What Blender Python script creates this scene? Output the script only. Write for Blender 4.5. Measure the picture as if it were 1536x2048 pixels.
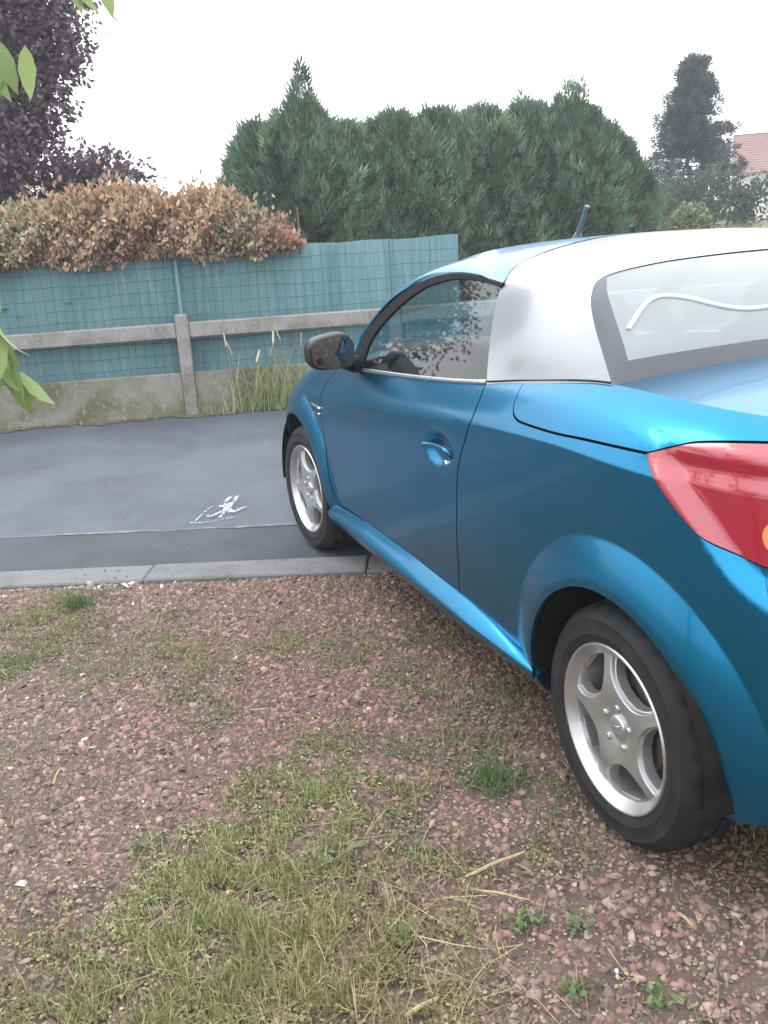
import bpy, math, random
import numpy as np
from mathutils import Matrix, Vector
from mathutils.geometry import delaunay_2d_cdt
random.seed(7); rng = np.random.default_rng(7)
scene = bpy.context.scene
for o in list(bpy.data.objects): bpy.data.objects.remove(o)
COL = scene.collection
# ------------------------------------------------------------------ camera
cam_d = bpy.data.cameras.new('camera'); cam = bpy.data.objects.new('camera', cam_d); COL.objects.link(cam)
cam_d.sensor_fit = 'VERTICAL'; cam_d.sensor_height = 24.0; cam_d.lens = 24.0 * 1933.0 / 2048.0
cam_d.clip_start = 0.02; cam_d.clip_end = 2000
YAW, PIT, ROL = -0.3540, -0.2954, -0.0646
_f = np.array([math.cos(PIT) * math.cos(YAW), math.cos(PIT) * math.sin(YAW), math.sin(PIT)])
_r0 = np.array([math.sin(YAW), -math.cos(YAW), 0]); _u0 = np.cross(_r0, _f)
_r = math.cos(ROL) * _r0 + math.sin(ROL) * _u0; _u = -math.sin(ROL) * _r0 + math.cos(ROL) * _u0
M = Matrix.Identity(4)
for i in range(3):
    M[i][0] = _r[i]; M[i][1] = _u[i]; M[i][2] = -_f[i]
M[0][3], M[1][3], M[2][3] = -1.7369, 1.9829, 1.4921
cam.matrix_world = M; scene.camera = cam
# ------------------------------------------------------------------ sky: bright overcast evening
SUN_EL, SUN_AZ = math.radians(48), math.radians(40)
world = bpy.data.worlds.new('World'); scene.world = world; world.use_nodes = True
nt = world.node_tree; nt.nodes.clear()
def N(t, k, **kw):
    n = t.nodes.new(k)
    for a, b in kw.items(): setattr(n, a, b)
    return n
sky = N(nt, 'ShaderNodeTexSky', sky_type='NISHITA', sun_disc=False, sun_elevation=SUN_EL, sun_rotation=math.radians(90) - SUN_AZ, air_density=1.0, dust_density=6.0, ozone_density=1.0)
hs = N(nt, 'ShaderNodeHueSaturation'); hs.inputs['Saturation'].default_value = 0.12; hs.inputs['Value'].default_value = 0.10
tc = N(nt, 'ShaderNodeTexCoord'); sx = N(nt, 'ShaderNodeSeparateXYZ')
mr = N(nt, 'ShaderNodeMapRange'); mr.inputs[1].default_value = 0.0; mr.inputs[2].default_value = 1.0; mr.inputs[3].default_value = 1.40; mr.inputs[4].default_value = 3.0
cl = N(nt, 'ShaderNodeVectorMath', operation='SCALE'); cl.inputs[0].default_value = (0.97, 0.995, 1.03)
cn = N(nt, 'ShaderNodeTexNoise'); cn.inputs['Scale'].default_value = 2.2; cn.inputs['Detail'].default_value = 5
cm = N(nt, 'ShaderNodeMapRange'); cm.inputs[1].default_value = 0.3; cm.inputs[2].default_value = 0.7; cm.inputs[3].default_value = 0.9; cm.inputs[4].default_value = 1.1
mu = N(nt, 'ShaderNodeMath', operation='MULTIPLY')
mx = N(nt, 'ShaderNodeMix', data_type='RGBA'); mx.inputs[0].default_value = 0.85
bg = N(nt, 'ShaderNodeBackground'); bg.inputs['Strength'].default_value = 1.0
wo = N(nt, 'ShaderNodeOutputWorld'); L = nt.links.new
L(sky.outputs[0], hs.inputs['Color']); L(tc.outputs['Generated'], sx.inputs[0]); L(sx.outputs['Z'], mr.inputs[0])
L(tc.outputs['Generated'], cn.inputs['Vector']); L(cn.outputs[0], cm.inputs[0]); L(mr.outputs[0], mu.inputs[0]); L(cm.outputs[0], mu.inputs[1]); L(mu.outputs[0], cl.inputs['Scale'])
L(hs.outputs[0], mx.inputs[6]); L(cl.outputs[0], mx.inputs[7]); L(mx.outputs[2], bg.inputs['Color']); L(bg.outputs[0], wo.inputs[0])
sd = bpy.data.lights.new('sun', 'SUN'); sd.energy = 0.6; sd.angle = math.radians(25); sd.color = (1.0, 0.96, 0.90)
so = bpy.data.objects.new('sun', sd); COL.objects.link(so)
_sv = Vector((math.cos(SUN_EL) * math.cos(SUN_AZ), math.cos(SUN_EL) * math.sin(SUN_AZ), math.sin(SUN_EL)))
so.rotation_euler = _sv.to_track_quat('Z', 'Y').to_euler()
vs = scene.view_settings; vs.view_transform = 'Standard'; vs.look = 'None'; vs.exposure = 0.66; vs.gamma = 1.0; vs.use_curve_mapping = False
scene.cycles.max_bounces = 10; scene.cycles.transparent_max_bounces = 16; scene.cycles.use_denoising = True
# ------------------------------------------------------------------ helpers
def setp(o, label=None, cat=None, group=None, kind=None):
    if label: o['label'] = label
    if cat: o['category'] = cat
    if group: o['group'] = group
    if kind: o['kind'] = kind
    return o
def link(o, parent=None):
    COL.objects.link(o)
    if parent is not None: o.parent = parent
    return o
def empty(name, loc=(0, 0, 0), rz=0.0):
    o = bpy.data.objects.new(name, None); o.empty_display_size = 0.1; o.location = loc; o.rotation_euler = (0, 0, rz)
    return link(o)
def mesh(name, V, F, m=None, parent=None, smooth=False, nrm=None, cols=None, mi=None):
    me = bpy.data.meshes.new(name); V = np.asarray(V, float)
    if isinstance(F, np.ndarray):
        n, k = F.shape
        me.vertices.add(len(V)); me.vertices.foreach_set('co', V.ravel())
        me.loops.add(n * k); me.loops.foreach_set('vertex_index', F.ravel().astype(np.int32))
        me.polygons.add(n); me.polygons.foreach_set('loop_start', np.arange(0, n * k, k, dtype=np.int32))
        me.update(calc_edges=True)
    else:
        me.from_pydata([tuple(v) for v in V], [], [tuple(f) for f in F])
    if cols is not None:
        a = me.color_attributes.new('Col', 'FLOAT_COLOR', 'POINT'); c = np.ones((len(V), 4)); c[:, :3] = cols
        a.data.foreach_set('color', c.ravel())
    for mm in (m if isinstance(m, (list, tuple)) else [m]):
        if mm: me.materials.append(mm)
    if mi is not None: me.polygons.foreach_set('material_index', np.asarray(mi, np.int32))
    if smooth or nrm is not None: me.polygons.foreach_set('use_smooth', np.ones(len(me.polygons), bool))
    me.validate(); me.update()
    if nrm is not None: me.normals_split_custom_set_from_vertices([tuple(n) for n in nrm])
    return link(bpy.data.objects.new(name, me), parent)
class MB:
    """collects pieces of one part"""
    def __init__(s): s.V = []; s.F = []; s.n = 0
    def add(s, V, F):
        V = np.asarray(V, float).reshape(-1, 3); s.V.append(V); s.F += [tuple(int(i) + s.n for i in f) for f in F]; s.n += len(V); return s
    def box(s, c, d, R=None, b=0.0):
        h = np.array(d) / 2
        if b > 0:
            V = []
            for sx_ in (-1, 1):
                for sy_ in (-1, 1):
                    for sz_ in (-1, 1):
                        q = np.array([sx_, sy_, sz_]) * h; g = -np.array([sx_, sy_, sz_]) * b
                        V += [q + g * [0, 1, 1], q + g * [1, 0, 1], q + g * [1, 1, 0]]
            V = np.array(V); I = lambda x, y, z, k: ((x * 2 + y) * 2 + z) * 3 + k
            F = []
            for x in (0, 1): f = [I(x, 0, 0, 0), I(x, 0, 1, 0), I(x, 1, 1, 0), I(x, 1, 0, 0)]; F.append(f if x == 0 else f[::-1])
            for y in (0, 1): f = [I(0, y, 0, 1), I(1, y, 0, 1), I(1, y, 1, 1), I(0, y, 1, 1)]; F.append(f if y == 0 else f[::-1])
            for z in (0, 1): f = [I(0, 0, z, 2), I(0, 1, z, 2), I(1, 1, z, 2), I(1, 0, z, 2)]; F.append(f if z == 0 else f[::-1])
            for x in (0, 1):
                for y in (0, 1):
                    f = [I(x, y, 0, 0), I(x, y, 1, 0), I(x, y, 1, 1), I(x, y, 0, 1)]; F.append(f if (x + y) % 2 == 0 else f[::-1])
                    for z in (0, 1): f = [I(x, y, z, 0), I(x, y, z, 1), I(x, y, z, 2)]; F.append(f if (x + y + z) % 2 else f[::-1])
            for x in (0, 1):
                for z in (0, 1): f = [I(x, 0, z, 0), I(x, 0, z, 2), I(x, 1, z, 2), I(x, 1, z, 0)]; F.append(f if (x + z) % 2 else f[::-1])
            for y in (0, 1):
                for z in (0, 1): f = [I(0, y, z, 1), I(0, y, z, 2), I(1, y, z, 2), I(1, y, z, 1)]; F.append(f[::-1] if (y + z) % 2 else f)
        else:
            V = np.array([(x, y, z) for x in (-1, 1) for y in (-1, 1) for z in (-1, 1)]) * h
            F = [(0, 1, 3, 2), (4, 6, 7, 5), (0, 4, 5, 1), (2, 3, 7, 6), (0, 2, 6, 4), (1, 5, 7, 3)]
        if R is not None: V = V @ np.asarray(R).T
        return s.add(V + np.array(c), F)
    def tube(s, P, r, k=8, cap=True):
        P = np.asarray(P, float); n = len(P); r = np.broadcast_to(np.asarray(r, float), (n,))
        T = np.gradient(P, axis=0); T /= np.linalg.norm(T, axis=1)[:, None] + 1e-12
        up = np.array([0, 0, 1.]) if abs(T[0][2]) < .9 else np.array([1., 0, 0]); V = []
        for i in range(n):
            a = np.cross(T[i], up); a /= np.linalg.norm(a) + 1e-12; b = np.cross(T[i], a); up = -b if False else up
            for j in range(k):
                w = 2 * math.pi * j / k; V.append(P[i] + r[i] * (math.cos(w) * a + math.sin(w) * b))
        F = [(i * k + j, i * k + (j + 1) % k, (i + 1) * k + (j + 1) % k, (i + 1) * k + j) for i in range(n - 1) for j in range(k)]
        if cap: F += [tuple(range(k - 1, -1, -1)), tuple(range((n - 1) * k, n * k))]
        return s.add(V, F)
    def grid(s, G, flip=False, close_u=False):
        G = np.asarray(G, float); a, b = G.shape[:2]; F = []
        for i in range(a - (0 if close_u else 1)):
            for j in range(b - 1):
                f = (i * b + j, ((i + 1) % a) * b + j, ((i + 1) % a) * b + j + 1, i * b + j + 1); F.append(f[::-1] if flip else f)
        return s.add(G.reshape(-1, 3), F)
    def obj(s, name, m, parent=None, smooth=False, kind=None):
        o = mesh(name, np.vstack(s.V), s.F, m, parent, smooth)
        if kind: o['kind'] = kind
        return o
def shade_auto(o, ang=35):
    me = o.data; me.polygons.foreach_set('use_smooth', np.ones(len(me.polygons), bool))
    try: me.set_sharp_from_angle(angle=math.radians(ang))
    except Exception: pass
    return o
# ------------------------------------------------------------------ materials
def mat(name, base=(.5, .5, .5), rough=.6, metal=0., coat=0., var=None, var2=None, bump=None, attr=False, spec=.5, sub=None, trans=0., alpha=None, ior=1.45, coord='Object', rvar=None, coat_r=.03):
    m = bpy.data.materials.new(name); m.use_nodes = True; t = m.node_tree; b = t.nodes['Principled BSDF']; l = t.links.new
    b.inputs['Base Color'].default_value = (*base, 1); b.inputs['Roughness'].default_value = rough; b.inputs['Metallic'].default_value = metal
    b.inputs['Coat Weight'].default_value = coat; b.inputs['Coat Roughness'].default_value = coat_r; b.inputs['Specular IOR Level'].default_value = spec
    b.inputs['Transmission Weight'].default_value = trans; b.inputs['IOR'].default_value = ior
    tcn = N(t, 'ShaderNodeTexCoord'); src = None
    if attr:
        at = N(t, 'ShaderNodeAttribute', attribute_name='Col'); src = at.outputs['Color']
    for k, v in enumerate([var, var2]):
        if not v: continue
        c2, sc, lo, hi = v[:4]
        n = N(t, 'ShaderNodeTexNoise'); n.inputs['Scale'].default_value = sc; n.inputs['Detail'].default_value = 6; n.inputs['Roughness'].default_value = .6
        if len(v) > 4:
            mp = N(t, 'ShaderNodeMapping'); mp.inputs['Scale'].default_value = v[4]; l(tcn.outputs[coord], mp.inputs[0]); l(mp.outputs[0], n.inputs['Vector'])
        else: l(tcn.outputs[coord], n.inputs['Vector'])
        r = N(t, 'ShaderNodeMapRange'); r.inputs[1].default_value = lo; r.inputs[2].default_value = hi; l(n.outputs[0], r.inputs[0])
        x = N(t, 'ShaderNodeMix', data_type='RGBA'); l(r.outputs[0], x.inputs[0])
        if src is None: x.inputs[6].default_value = (*base, 1)
        else: l(src, x.inputs[6])
        x.inputs[7].default_value = (*c2, 1); src = x.outputs[2]
    if src is not None: l(src, b.inputs['Base Color'])
    if rvar:
        n = N(t, 'ShaderNodeTexNoise'); n.inputs['Scale'].default_value = rvar[0]; n.inputs['Detail'].default_value = 5; l(tcn.outputs[coord], n.inputs['Vector'])
        r = N(t, 'ShaderNodeMapRange'); r.inputs[1].default_value = .35; r.inputs[2].default_value = .65; r.inputs[3].default_value = rvar[1]; r.inputs[4].default_value = rvar[2]
        l(n.outputs[0], r.inputs[0]); l(r.outputs[0], b.inputs['Roughness'])
    if bump:
        n = N(t, 'ShaderNodeTexNoise'); n.inputs['Scale'].default_value = bump[0]; n.inputs['Detail'].default_value = 8; n.inputs['Roughness'].default_value = .65
        l(tcn.outputs[coord], n.inputs['Vector'])
        u = N(t, 'ShaderNodeBump'); u.inputs['Strength'].default_value = bump[1]; u.inputs['Distance'].default_value = bump[2] if len(bump) > 2 else .01
        l(n.outputs[0], u.inputs['Height']); l(u.outputs[0], b.inputs['Normal'])
    if sub:
        tr = N(t, 'ShaderNodeBsdfTranslucent'); ad = N(t, 'ShaderNodeMixShader'); ad.inputs[0].default_value = sub[0]
        if src is not None: l(src, tr.inputs[0])
        else: tr.inputs[0].default_value = (*base, 1)
        l(b.outputs[0], ad.inputs[1]); l(tr.outputs[0], ad.inputs[2]); l(ad.outputs[0], t.nodes['Material Output'].inputs[0])
    return m
def glass(name, tint, refl_rough=0.0, dirt=0.03, ior=1.5):
    m = bpy.data.materials.new(name); m.use_nodes = True; t = m.node_tree; t.nodes.clear(); l = t.links.new
    out = N(t, 'ShaderNodeOutputMaterial'); tr = N(t, 'ShaderNodeBsdfTransparent'); tr.inputs[0].default_value = (*tint, 1)
    gl = N(t, 'ShaderNodeBsdfGlossy'); gl.inputs['Roughness'].default_value = refl_rough; fr = N(t, 'ShaderNodeMath', operation='POWER'); lw = N(t, 'ShaderNodeLayerWeight'); lw.inputs[0].default_value = .5; l(lw.outputs['Facing'], fr.inputs[0]); fr.inputs[1].default_value = 4.2
    ad = N(t, 'ShaderNodeMath', operation='MULTIPLY_ADD'); ad.inputs[1].default_value = .92; ad.inputs[2].default_value = .07
    df = N(t, 'ShaderNodeBsdfDiffuse'); df.inputs[0].default_value = (.6, .65, .66, 1); m1 = N(t, 'ShaderNodeMixShader'); m1.inputs[0].default_value = dirt
    m2 = N(t, 'ShaderNodeMixShader'); l(fr.outputs[0], ad.inputs[0]); l(ad.outputs[0], m2.inputs[0]); l(tr.outputs[0], m1.inputs[1]); l(df.outputs[0], m1.inputs[2])
    l(m1.outputs[0], m2.inputs[1]); l(gl.outputs[0], m2.inputs[2]); l(m2.outputs[0], out.inputs[0]); return m
def inpoly(P, Q):
    Q = np.asarray(Q); x, y = P[:, 0], P[:, 1]; c = np.zeros(len(P), bool); j = len(Q) - 1
    for i in range(len(Q)):
        a, b = Q[i], Q[j]; k = ((a[1] > y) != (b[1] > y)); 
        with np.errstate(divide='ignore', invalid='ignore'): c ^= k & (x < (b[0] - a[0]) * (y - a[1]) / (b[1] - a[1]) + a[0])
        j = i
    return c
def resample(Q, h, closed=True):
    Q = np.asarray(Q, float); o = []
    n = len(Q) if closed else len(Q) - 1
    for i in range(n):
        a, b = Q[i], Q[(i + 1) % len(Q)]; k = max(1, int(math.ceil(np.linalg.norm(b - a) / h)))
        o += [a + (b - a) * t / k for t in range(k)]
    if not closed: o.append(Q[-1])
    return np.array(o)
def fill2d(outline, h, holes=(), feat=()):
    B = resample(outline, h); H = [resample(q, h) for q in holes]
    lo, hi = B.min(0), B.max(0); gx, gy = np.meshgrid(np.arange(lo[0] + h / 2, hi[0], h), np.arange(lo[1] + h / 2, hi[1], h)); G = np.c_[gx.ravel(), gy.ravel()]
    G = G[inpoly(G, B)]
    for q in H: G = G[~inpoly(G, q)]
    allb = np.vstack([B] + H)
    keep = np.ones(len(G), bool)
    for i in range(0, len(G), 2000):
        keep[i:i + 2000] = (np.linalg.norm(G[i:i + 2000, None] - allb[None], axis=2).min(1) > .55 * h)
    G = G[keep]; X = []; fe = []
    for q in feat:                       # crease lines become mesh edges
        q = resample(q, h * .7, False); k = inpoly(q, B)
        for hq in H: k &= ~inpoly(q, hq)
        k &= np.linalg.norm(q[:, None] - allb[None], axis=2).min(1) > .35 * h
        ids = np.cumsum(k) - 1 + sum(len(x) for x in X); fe += [(ids[i], ids[i + 1]) for i in range(len(q) - 1) if k[i] and k[i + 1]]; X.append(q[k])
    if X:
        XX = np.vstack(X)
        if len(XX): G = G[np.linalg.norm(G[:, None] - XX[None], axis=2).min(1) > .5 * h]
    else: XX = np.zeros((0, 2))
    P = np.vstack([allb, XX, G]); ed = [(len(allb) + a, len(allb) + b) for a, b in fe]; n = 0
    for q in [B] + H:
        m = len(q); ed += [(n + i, n + (i + 1) % m) for i in range(m)]; n += m
    vc, _, fc, _, _, _ = delaunay_2d_cdt([Vector(v) for v in P], ed, [], 0, 1e-7)
    V = np.array([tuple(v) for v in vc]); F = np.array([f for f in fc if len(f) == 3]); C = V[F].mean(1); k = inpoly(C, B)
    for q in H: k &= ~inpoly(C, q)
    return V, F[k]
# ================================================================== setting: ground, road, kerb
def tri_sheet(name, poly, z, m, h=None, zf=None):
    if h is None: o = mesh(name, [(x, y, z) for x, y in poly], [tuple(range(len(poly)))], m)
    else:
        V2, F = fill2d(poly, h); V = np.c_[V2, np.full(len(V2), z) + (zf(V2) if zf else 0)]
        n = np.cross(V[F[0, 1]] - V[F[0, 0]], V[F[0, 2]] - V[F[0, 0]]); F = F if n[2] > 0 else F[:, ::-1]
        o = mesh(name, V, F, m, None, True)
    return setp(o, kind='structure')
M_FIELD = mat('meadow_ground', (.075, .085, .035), .95, var=((.16, .15, .07), .35, .40, .65), var2=((.05, .065, .03), 4, .45, .7), bump=(6, .6, .08))
M_SOIL = mat('gravel_soil', (.130, .090, .073), .95, var=((.075, .054, .045), 7, .40, .62), var2=((.13, .105, .07), 2.2, .50, .72), bump=(70, 1.0, .012))
M_ROAD = mat('asphalt', (.072, .082, .105), .72, var=((.052, .058, .072), 1.6, .38, .66), var2=((.115, .122, .138), 85, .52, .74), bump=(220, .55, .004), rvar=(3, .55, .85))
M_PATCH = mat('asphalt_patch', (.050, .055, .066), .8, var=((.040, .043, .052), 3.5, .42, .62), var2=((.10, .104, .115), 70, .58, .8), bump=(160, .7, .005))
M_CONC = mat('weathered_concrete', (.235, .228, .215), .9, var=((.14, .135, .12), 5, .42, .66), var2=((.31, .30, .285), 38, .52, .75), bump=(90, .5, .004))
M_KERB = mat('kerb_concrete', (.135, .135, .140), .88, var=((.10, .098, .095), 6, .45, .7), var2=((.19, .19, .19), 60, .55, .78), bump=(120, .5, .003))
M_PLINTH = mat('mossy_concrete', (.205, .20, .18), .95, var=((.105, .10, .058), 3.2, .36, .60), var2=((.27, .26, .24), 22, .55, .75), bump=(50, .6, .006))
dk = np.array([.406, .914]); nk = np.array([.914, -.406]); K0 = np.array([2.41, 1.54])
fq = np.array([6.5, 1.0]); ft_ = np.array([.267, .963]); fn_ = np.array([.963, -.267])
kp = lambda a, b: tuple(K0 + dk * a + nk * b)                       # along the kerb, across the road
fp = lambda t, o=0.: tuple(fq + ft_ * t + fn_ * o)                 # along the fence, behind it
tri_sheet('ground', [(-150, -150), (150, -150), (150, 150), (-150, 150)], -.045, M_FIELD)
tri_sheet('driveway', [kp(-7, -.01), kp(6, -.01), (-1.2, 8.0), (-7, 6), (-7, -6), (-2, -7)], 0.0, M_SOIL)
tri_sheet('road', [kp(-9, .205), kp(7, .205), fp(7.2, .03), fp(-9, .03)], -.004, M_ROAD)
def wob(a, w, s): return w * (math.sin(a * 7.3 + s) + .6 * math.sin(a * 17.1 + 2 * s) + .35 * math.sin(a * 41 + s))
pe = [(a, .205) for a in np.linspace(-9, 7, 2)] + [(a, .762 + wob(a, .006, 1.3)) for a in np.linspace(7, -9, 640)]
tri_sheet('road_patch', [kp(a, b) for a, b in pe], .0005, M_PATCH)
sl = [(a, .762 + wob(a, .006, 1.3) - .003) for a in np.linspace(-9, 7, 640)] + [(a, .785 + wob(a, .009, 4.1)) for a in np.linspace(7, -9, 640)]
tri_sheet('road_seam', [kp(a, b) for a, b in sl], .0035, mat('seam_grit', (.16, .16, .165), .9, var=((.085, .09, .10), 14, .40, .6), bump=(150, .6, .004)))
verge = [fp(t, .03) for t in np.linspace(7, -9, 3)] + [fp(t, -.10 + wob(t, .045, 2.2)) for t in np.linspace(-9, 7, 400)]
tri_sheet('road_verge', verge, .0015, mat('verge_dirt', (.085, .075, .055), .95, var=((.14, .125, .085), 9, .42, .65), var2=((.05, .045, .035), 26, .5, .7), bump=(60, .9, .012)))
# kerb: flush concrete edging stones laid end to end
kerb = setp(empty('kerb', (*kp(0, 0), 0)), 'flush grey concrete kerb edging between the gravel and the road', 'kerb'); kerb['kind'] = 'structure'
Rk = np.array([[dk[0], nk[0], 0], [dk[1], nk[1], 0], [0, 0, 1]]); kz = []
off = .07
for i in range(-9, 7):
    a0 = i * 1.0 + off; mb = MB().box((0, 0, 0), (.9975, .20, .16), Rk, .008); o = mb.obj('kerb_stone', M_KERB, None)
    o.parent = kerb; c = kp(a0 + .5, .102 + random.uniform(-.002, .002)); o.location = (c[0] - kerb.location[0], c[1] - kerb.location[1], -.064 + random.uniform(-.002, .003))
    if kz: o.data = kz[0]
    else: kz.append(o.data)
# ================================================================== fence of concrete posts with rail and plinth
fence = setp(empty('concrete_fence', (*fp(-.37), 0)), 'low grey concrete post and rail fence standing along the far road edge', 'fence')
Rf3 = np.array([[ft_[0], fn_[0], 0], [ft_[1], fn_[1], 0], [0, 0, 1]])
def fbox(name, t, o, z, d, m, b=.006, parent=fence):
    ob = MB().box((0, 0, 0), d, Rf3, b).obj(name, m, None); c = fp(t, o); ob.parent = parent; ob.location = (c[0] - parent.location[0], c[1] - parent.location[1], z - parent.location[2]); return ob
SP = 1.77
for i in range(-4, 5):
    t = -.37 + SP * i
    fbox('post', t, .045, .405, (.105, .10, .85 + random.uniform(-.01, .01)), M_CONC, .010)
    if i < 4:
        fbox('rail', t + SP / 2, .045, .700, (SP - .107, .075, .125), M_CONC, .010)
        fbox('plinth_panel', t + SP / 2, .050, .165, (SP - .107, .055, .37), M_PLINTH, .006)
# green-blue screen netting behind a welded wire fence
scr = setp(empty('screen_fence', (*fp(-.7, .14), 0)), 'blue-green woven windbreak netting tied behind welded wire above the concrete rail', 'screen')
M_NET = mat('screen_netting', (.140, .265, .290), .7, var=((.105, .215, .240), 1.0, .40, .66, (6, 6, .7)), var2=((.20, .325, .350), 3.0, .50, .74, (10, 10, .8)), bump=(40, .35, .01), sub=(.25,))
def net(t0, t1, z0, z1, o, ph):
    nt_, nz = int((t1 - t0) / .03), int((z1 - z0) / .05); G = []
    for t in np.linspace(t0, t1, nt_):
        row = []
        for z in np.linspace(z0, z1, nz):
            w = .004 * math.sin(t * 21 + ph + z) + .003 * math.sin(t * 47 + 1.7 * ph + z * 2) + .012 * math.sin(t * 5.1 + z * 3 + ph)
            p_ = fp(t, o + w); row.append((p_[0] - scr.location[0], p_[1] - scr.location[1], z + .006 * math.sin(t * 9 + ph) * (z > 1)))
        G.append(row)
    MB().grid(np.array(G)).obj('netting', M_NET, scr, True)
net(-2.73, -1.62, .02, 1.315, .165, .3); net(-1.70, .52, .02, 1.320, .150, 2.1); net(.44, 2.3, .02, 1.315, .168, 4.4); net(2.2, 6.6, .02, 1.32, .155, 1.2)
M_WIRE = mat('coated_wire', (.050, .105, .115), .8, spec=.2); wm = MB()
for t in np.arange(-2.70, 6.5, .0762):
    j = random.uniform(-.008, .008); P = []
    for z in np.linspace(.05, 1.30, 9):
        a = fp(t + j + .008 * math.sin(z * 5 + t * 9) + (z - .7) * .012 * math.sin(t * 3), .118 + .006 * math.sin(z * 7 + t)); P.append((a[0] - scr.location[0], a[1] - scr.location[1], z))
    wm.tube(P, .0016, 4, False)
for z in np.arange(.10, 1.31, .1016):
    P = []
    for t in np.arange(-2.70, 6.5, .12):
        a = fp(t, .114); P.append((a[0] - scr.location[0], a[1] - scr.location[1], z + .009 * math.sin(t * 2.3 + z * 9) + .004 * math.sin(t * 11 + z)))
    wm.tube(P, .0018, 4, False)
wm.obj('wire_mesh', M_WIRE, scr, kind='stuff')
for t in (-2.135, -.37, 1.40, 3.17, 4.94):
    mb = MB(); a = fp(t, .098); mb.tube([(a[0] - scr.location[0], a[1] - scr.location[1], .02), (a[0] - scr.location[0] + .004, a[1] - scr.location[1], 1.325)], .009 if t < -2 else .016, 8); mb.obj('steel_post', M_WIRE if t < -2 else mat('galvanised_post', (.09, .19, .21), .6), scr, True)
# ================================================================== the car
# ---- car surface maths (car frame: X forward, Y left, Z up, origin under rear axle)
def catmull(P,n=24):
    P=np.asarray(P,float);Q=np.vstack([2*P[0]-P[1],P,2*P[-1]-P[-2]]);o=[]
    for i in range(1,len(Q)-2):
        a,b,c,d=Q[i-1:i+3];t=np.linspace(0,1,n,endpoint=False)[:,None]
        o.append(.5*((2*b)+(c-a)*t+(2*a-5*b+4*c-d)*t*t+(3*b-a-3*c+d)*t**3))
    o.append(P[-1:]);return np.vstack(o)
def pchip(xs,ys,x):
    xs=np.asarray(xs,float);ys=np.asarray(ys,float);x=np.clip(np.asarray(x,float),xs[0],xs[-1])
    h=np.diff(xs);d=np.diff(ys)/h;m=np.zeros(len(xs));m[0]=d[0];m[-1]=d[-1]
    for i in range(1,len(xs)-1):
        if d[i-1]*d[i]>0:
            w1=2*h[i]+h[i-1];w2=h[i]+2*h[i-1];m[i]=(w1+w2)/(w1/d[i-1]+w2/d[i])
    k=np.clip(np.searchsorted(xs,x,side='right')-1,0,len(h)-1);t=(x-xs[k])/h[k]
    return (2*t**3-3*t*t+1)*ys[k]+(t**3-2*t*t+t)*h[k]*m[k]+(-2*t**3+3*t*t)*ys[k+1]+(t**3-t*t)*h[k]*m[k+1]
PLAN=catmull([(-.66,0),(-.655,.2),(-.63,.42),(-.57,.60),(-.45,.715),(-.28,.775),(-.08,.80),(.2,.806),(.6,.808),(1.0,.808),(1.4,.808),(1.8,.806),(2.2,.803),(2.5,.798),(2.75,.77),(2.98,.68),(3.14,.52),(3.23,.30),(3.26,0)])
_sl=np.r_[0,np.cumsum(np.hypot(*np.diff(PLAN,axis=0).T))]
_s0=np.interp(1.2,PLAN[:,0],_sl)-1.2
PS=_sl-_s0                                  # s equals x along the flank
_T=np.gradient(PLAN,PS,axis=0);_T/=np.linalg.norm(_T,axis=1)[:,None]
PN=np.c_[-_T[:,1],_T[:,0]]
SMIN,SMAX=PS[0],PS[-1]
KS=[SMIN,-.9,-.6,-.4,-.15,.15,.5,.8,1.2,1.6,1.9,2.2,2.5,2.8,3.1,3.4,SMAX]
def K(*v):
    return lambda s:pchip(KS,v,s)
#        rear                                  door                      front
zD=K(.93,.93,.935,.94,.945,.945,.93,.905,.865,.83,.80,.77,.74,.70,.68,.66,.65)
iD=K(.05,.045,.035,.022,.006,.0,.002,.004,.006,.008,.010,.008,.004,.004,.01,.02,.03)
zE=K(1.06,1.06,1.065,1.07,1.08,1.088,1.055,1.015,.978,.948,.925,.895,.86,.82,.78,.75,.74)
iE=K(.24,.22,.19,.165,.135,.118,.090,.075,.07,.07,.075,.085,.10,.14,.20,.26,.28)
iB=K(.0,.0,.0,.006,.010,.012,.013,.013,.013,.013,.013,.012,.016,.040,.045,.03,.03)
iA=K(.05,.05,.055,.06,.065,.07,.07,.07,.07,.07,.07,.07,.07,.10,.10,.08,.08)
shp=K(1,1,1,1,1,1,.9,.6,.35,.25,.3,.5,.6,.5,.3,.3,.3)   # how sharp the shoulder crease is
WC=[(0.,.298),(2.491,.298)]
def herm(t,h,a,b,ma,mb): return (2*t**3-3*t*t+1)*a+(t**3-2*t*t+t)*h*ma+(-2*t**3+3*t*t)*b+(t**3-t*t)*h*mb
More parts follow.
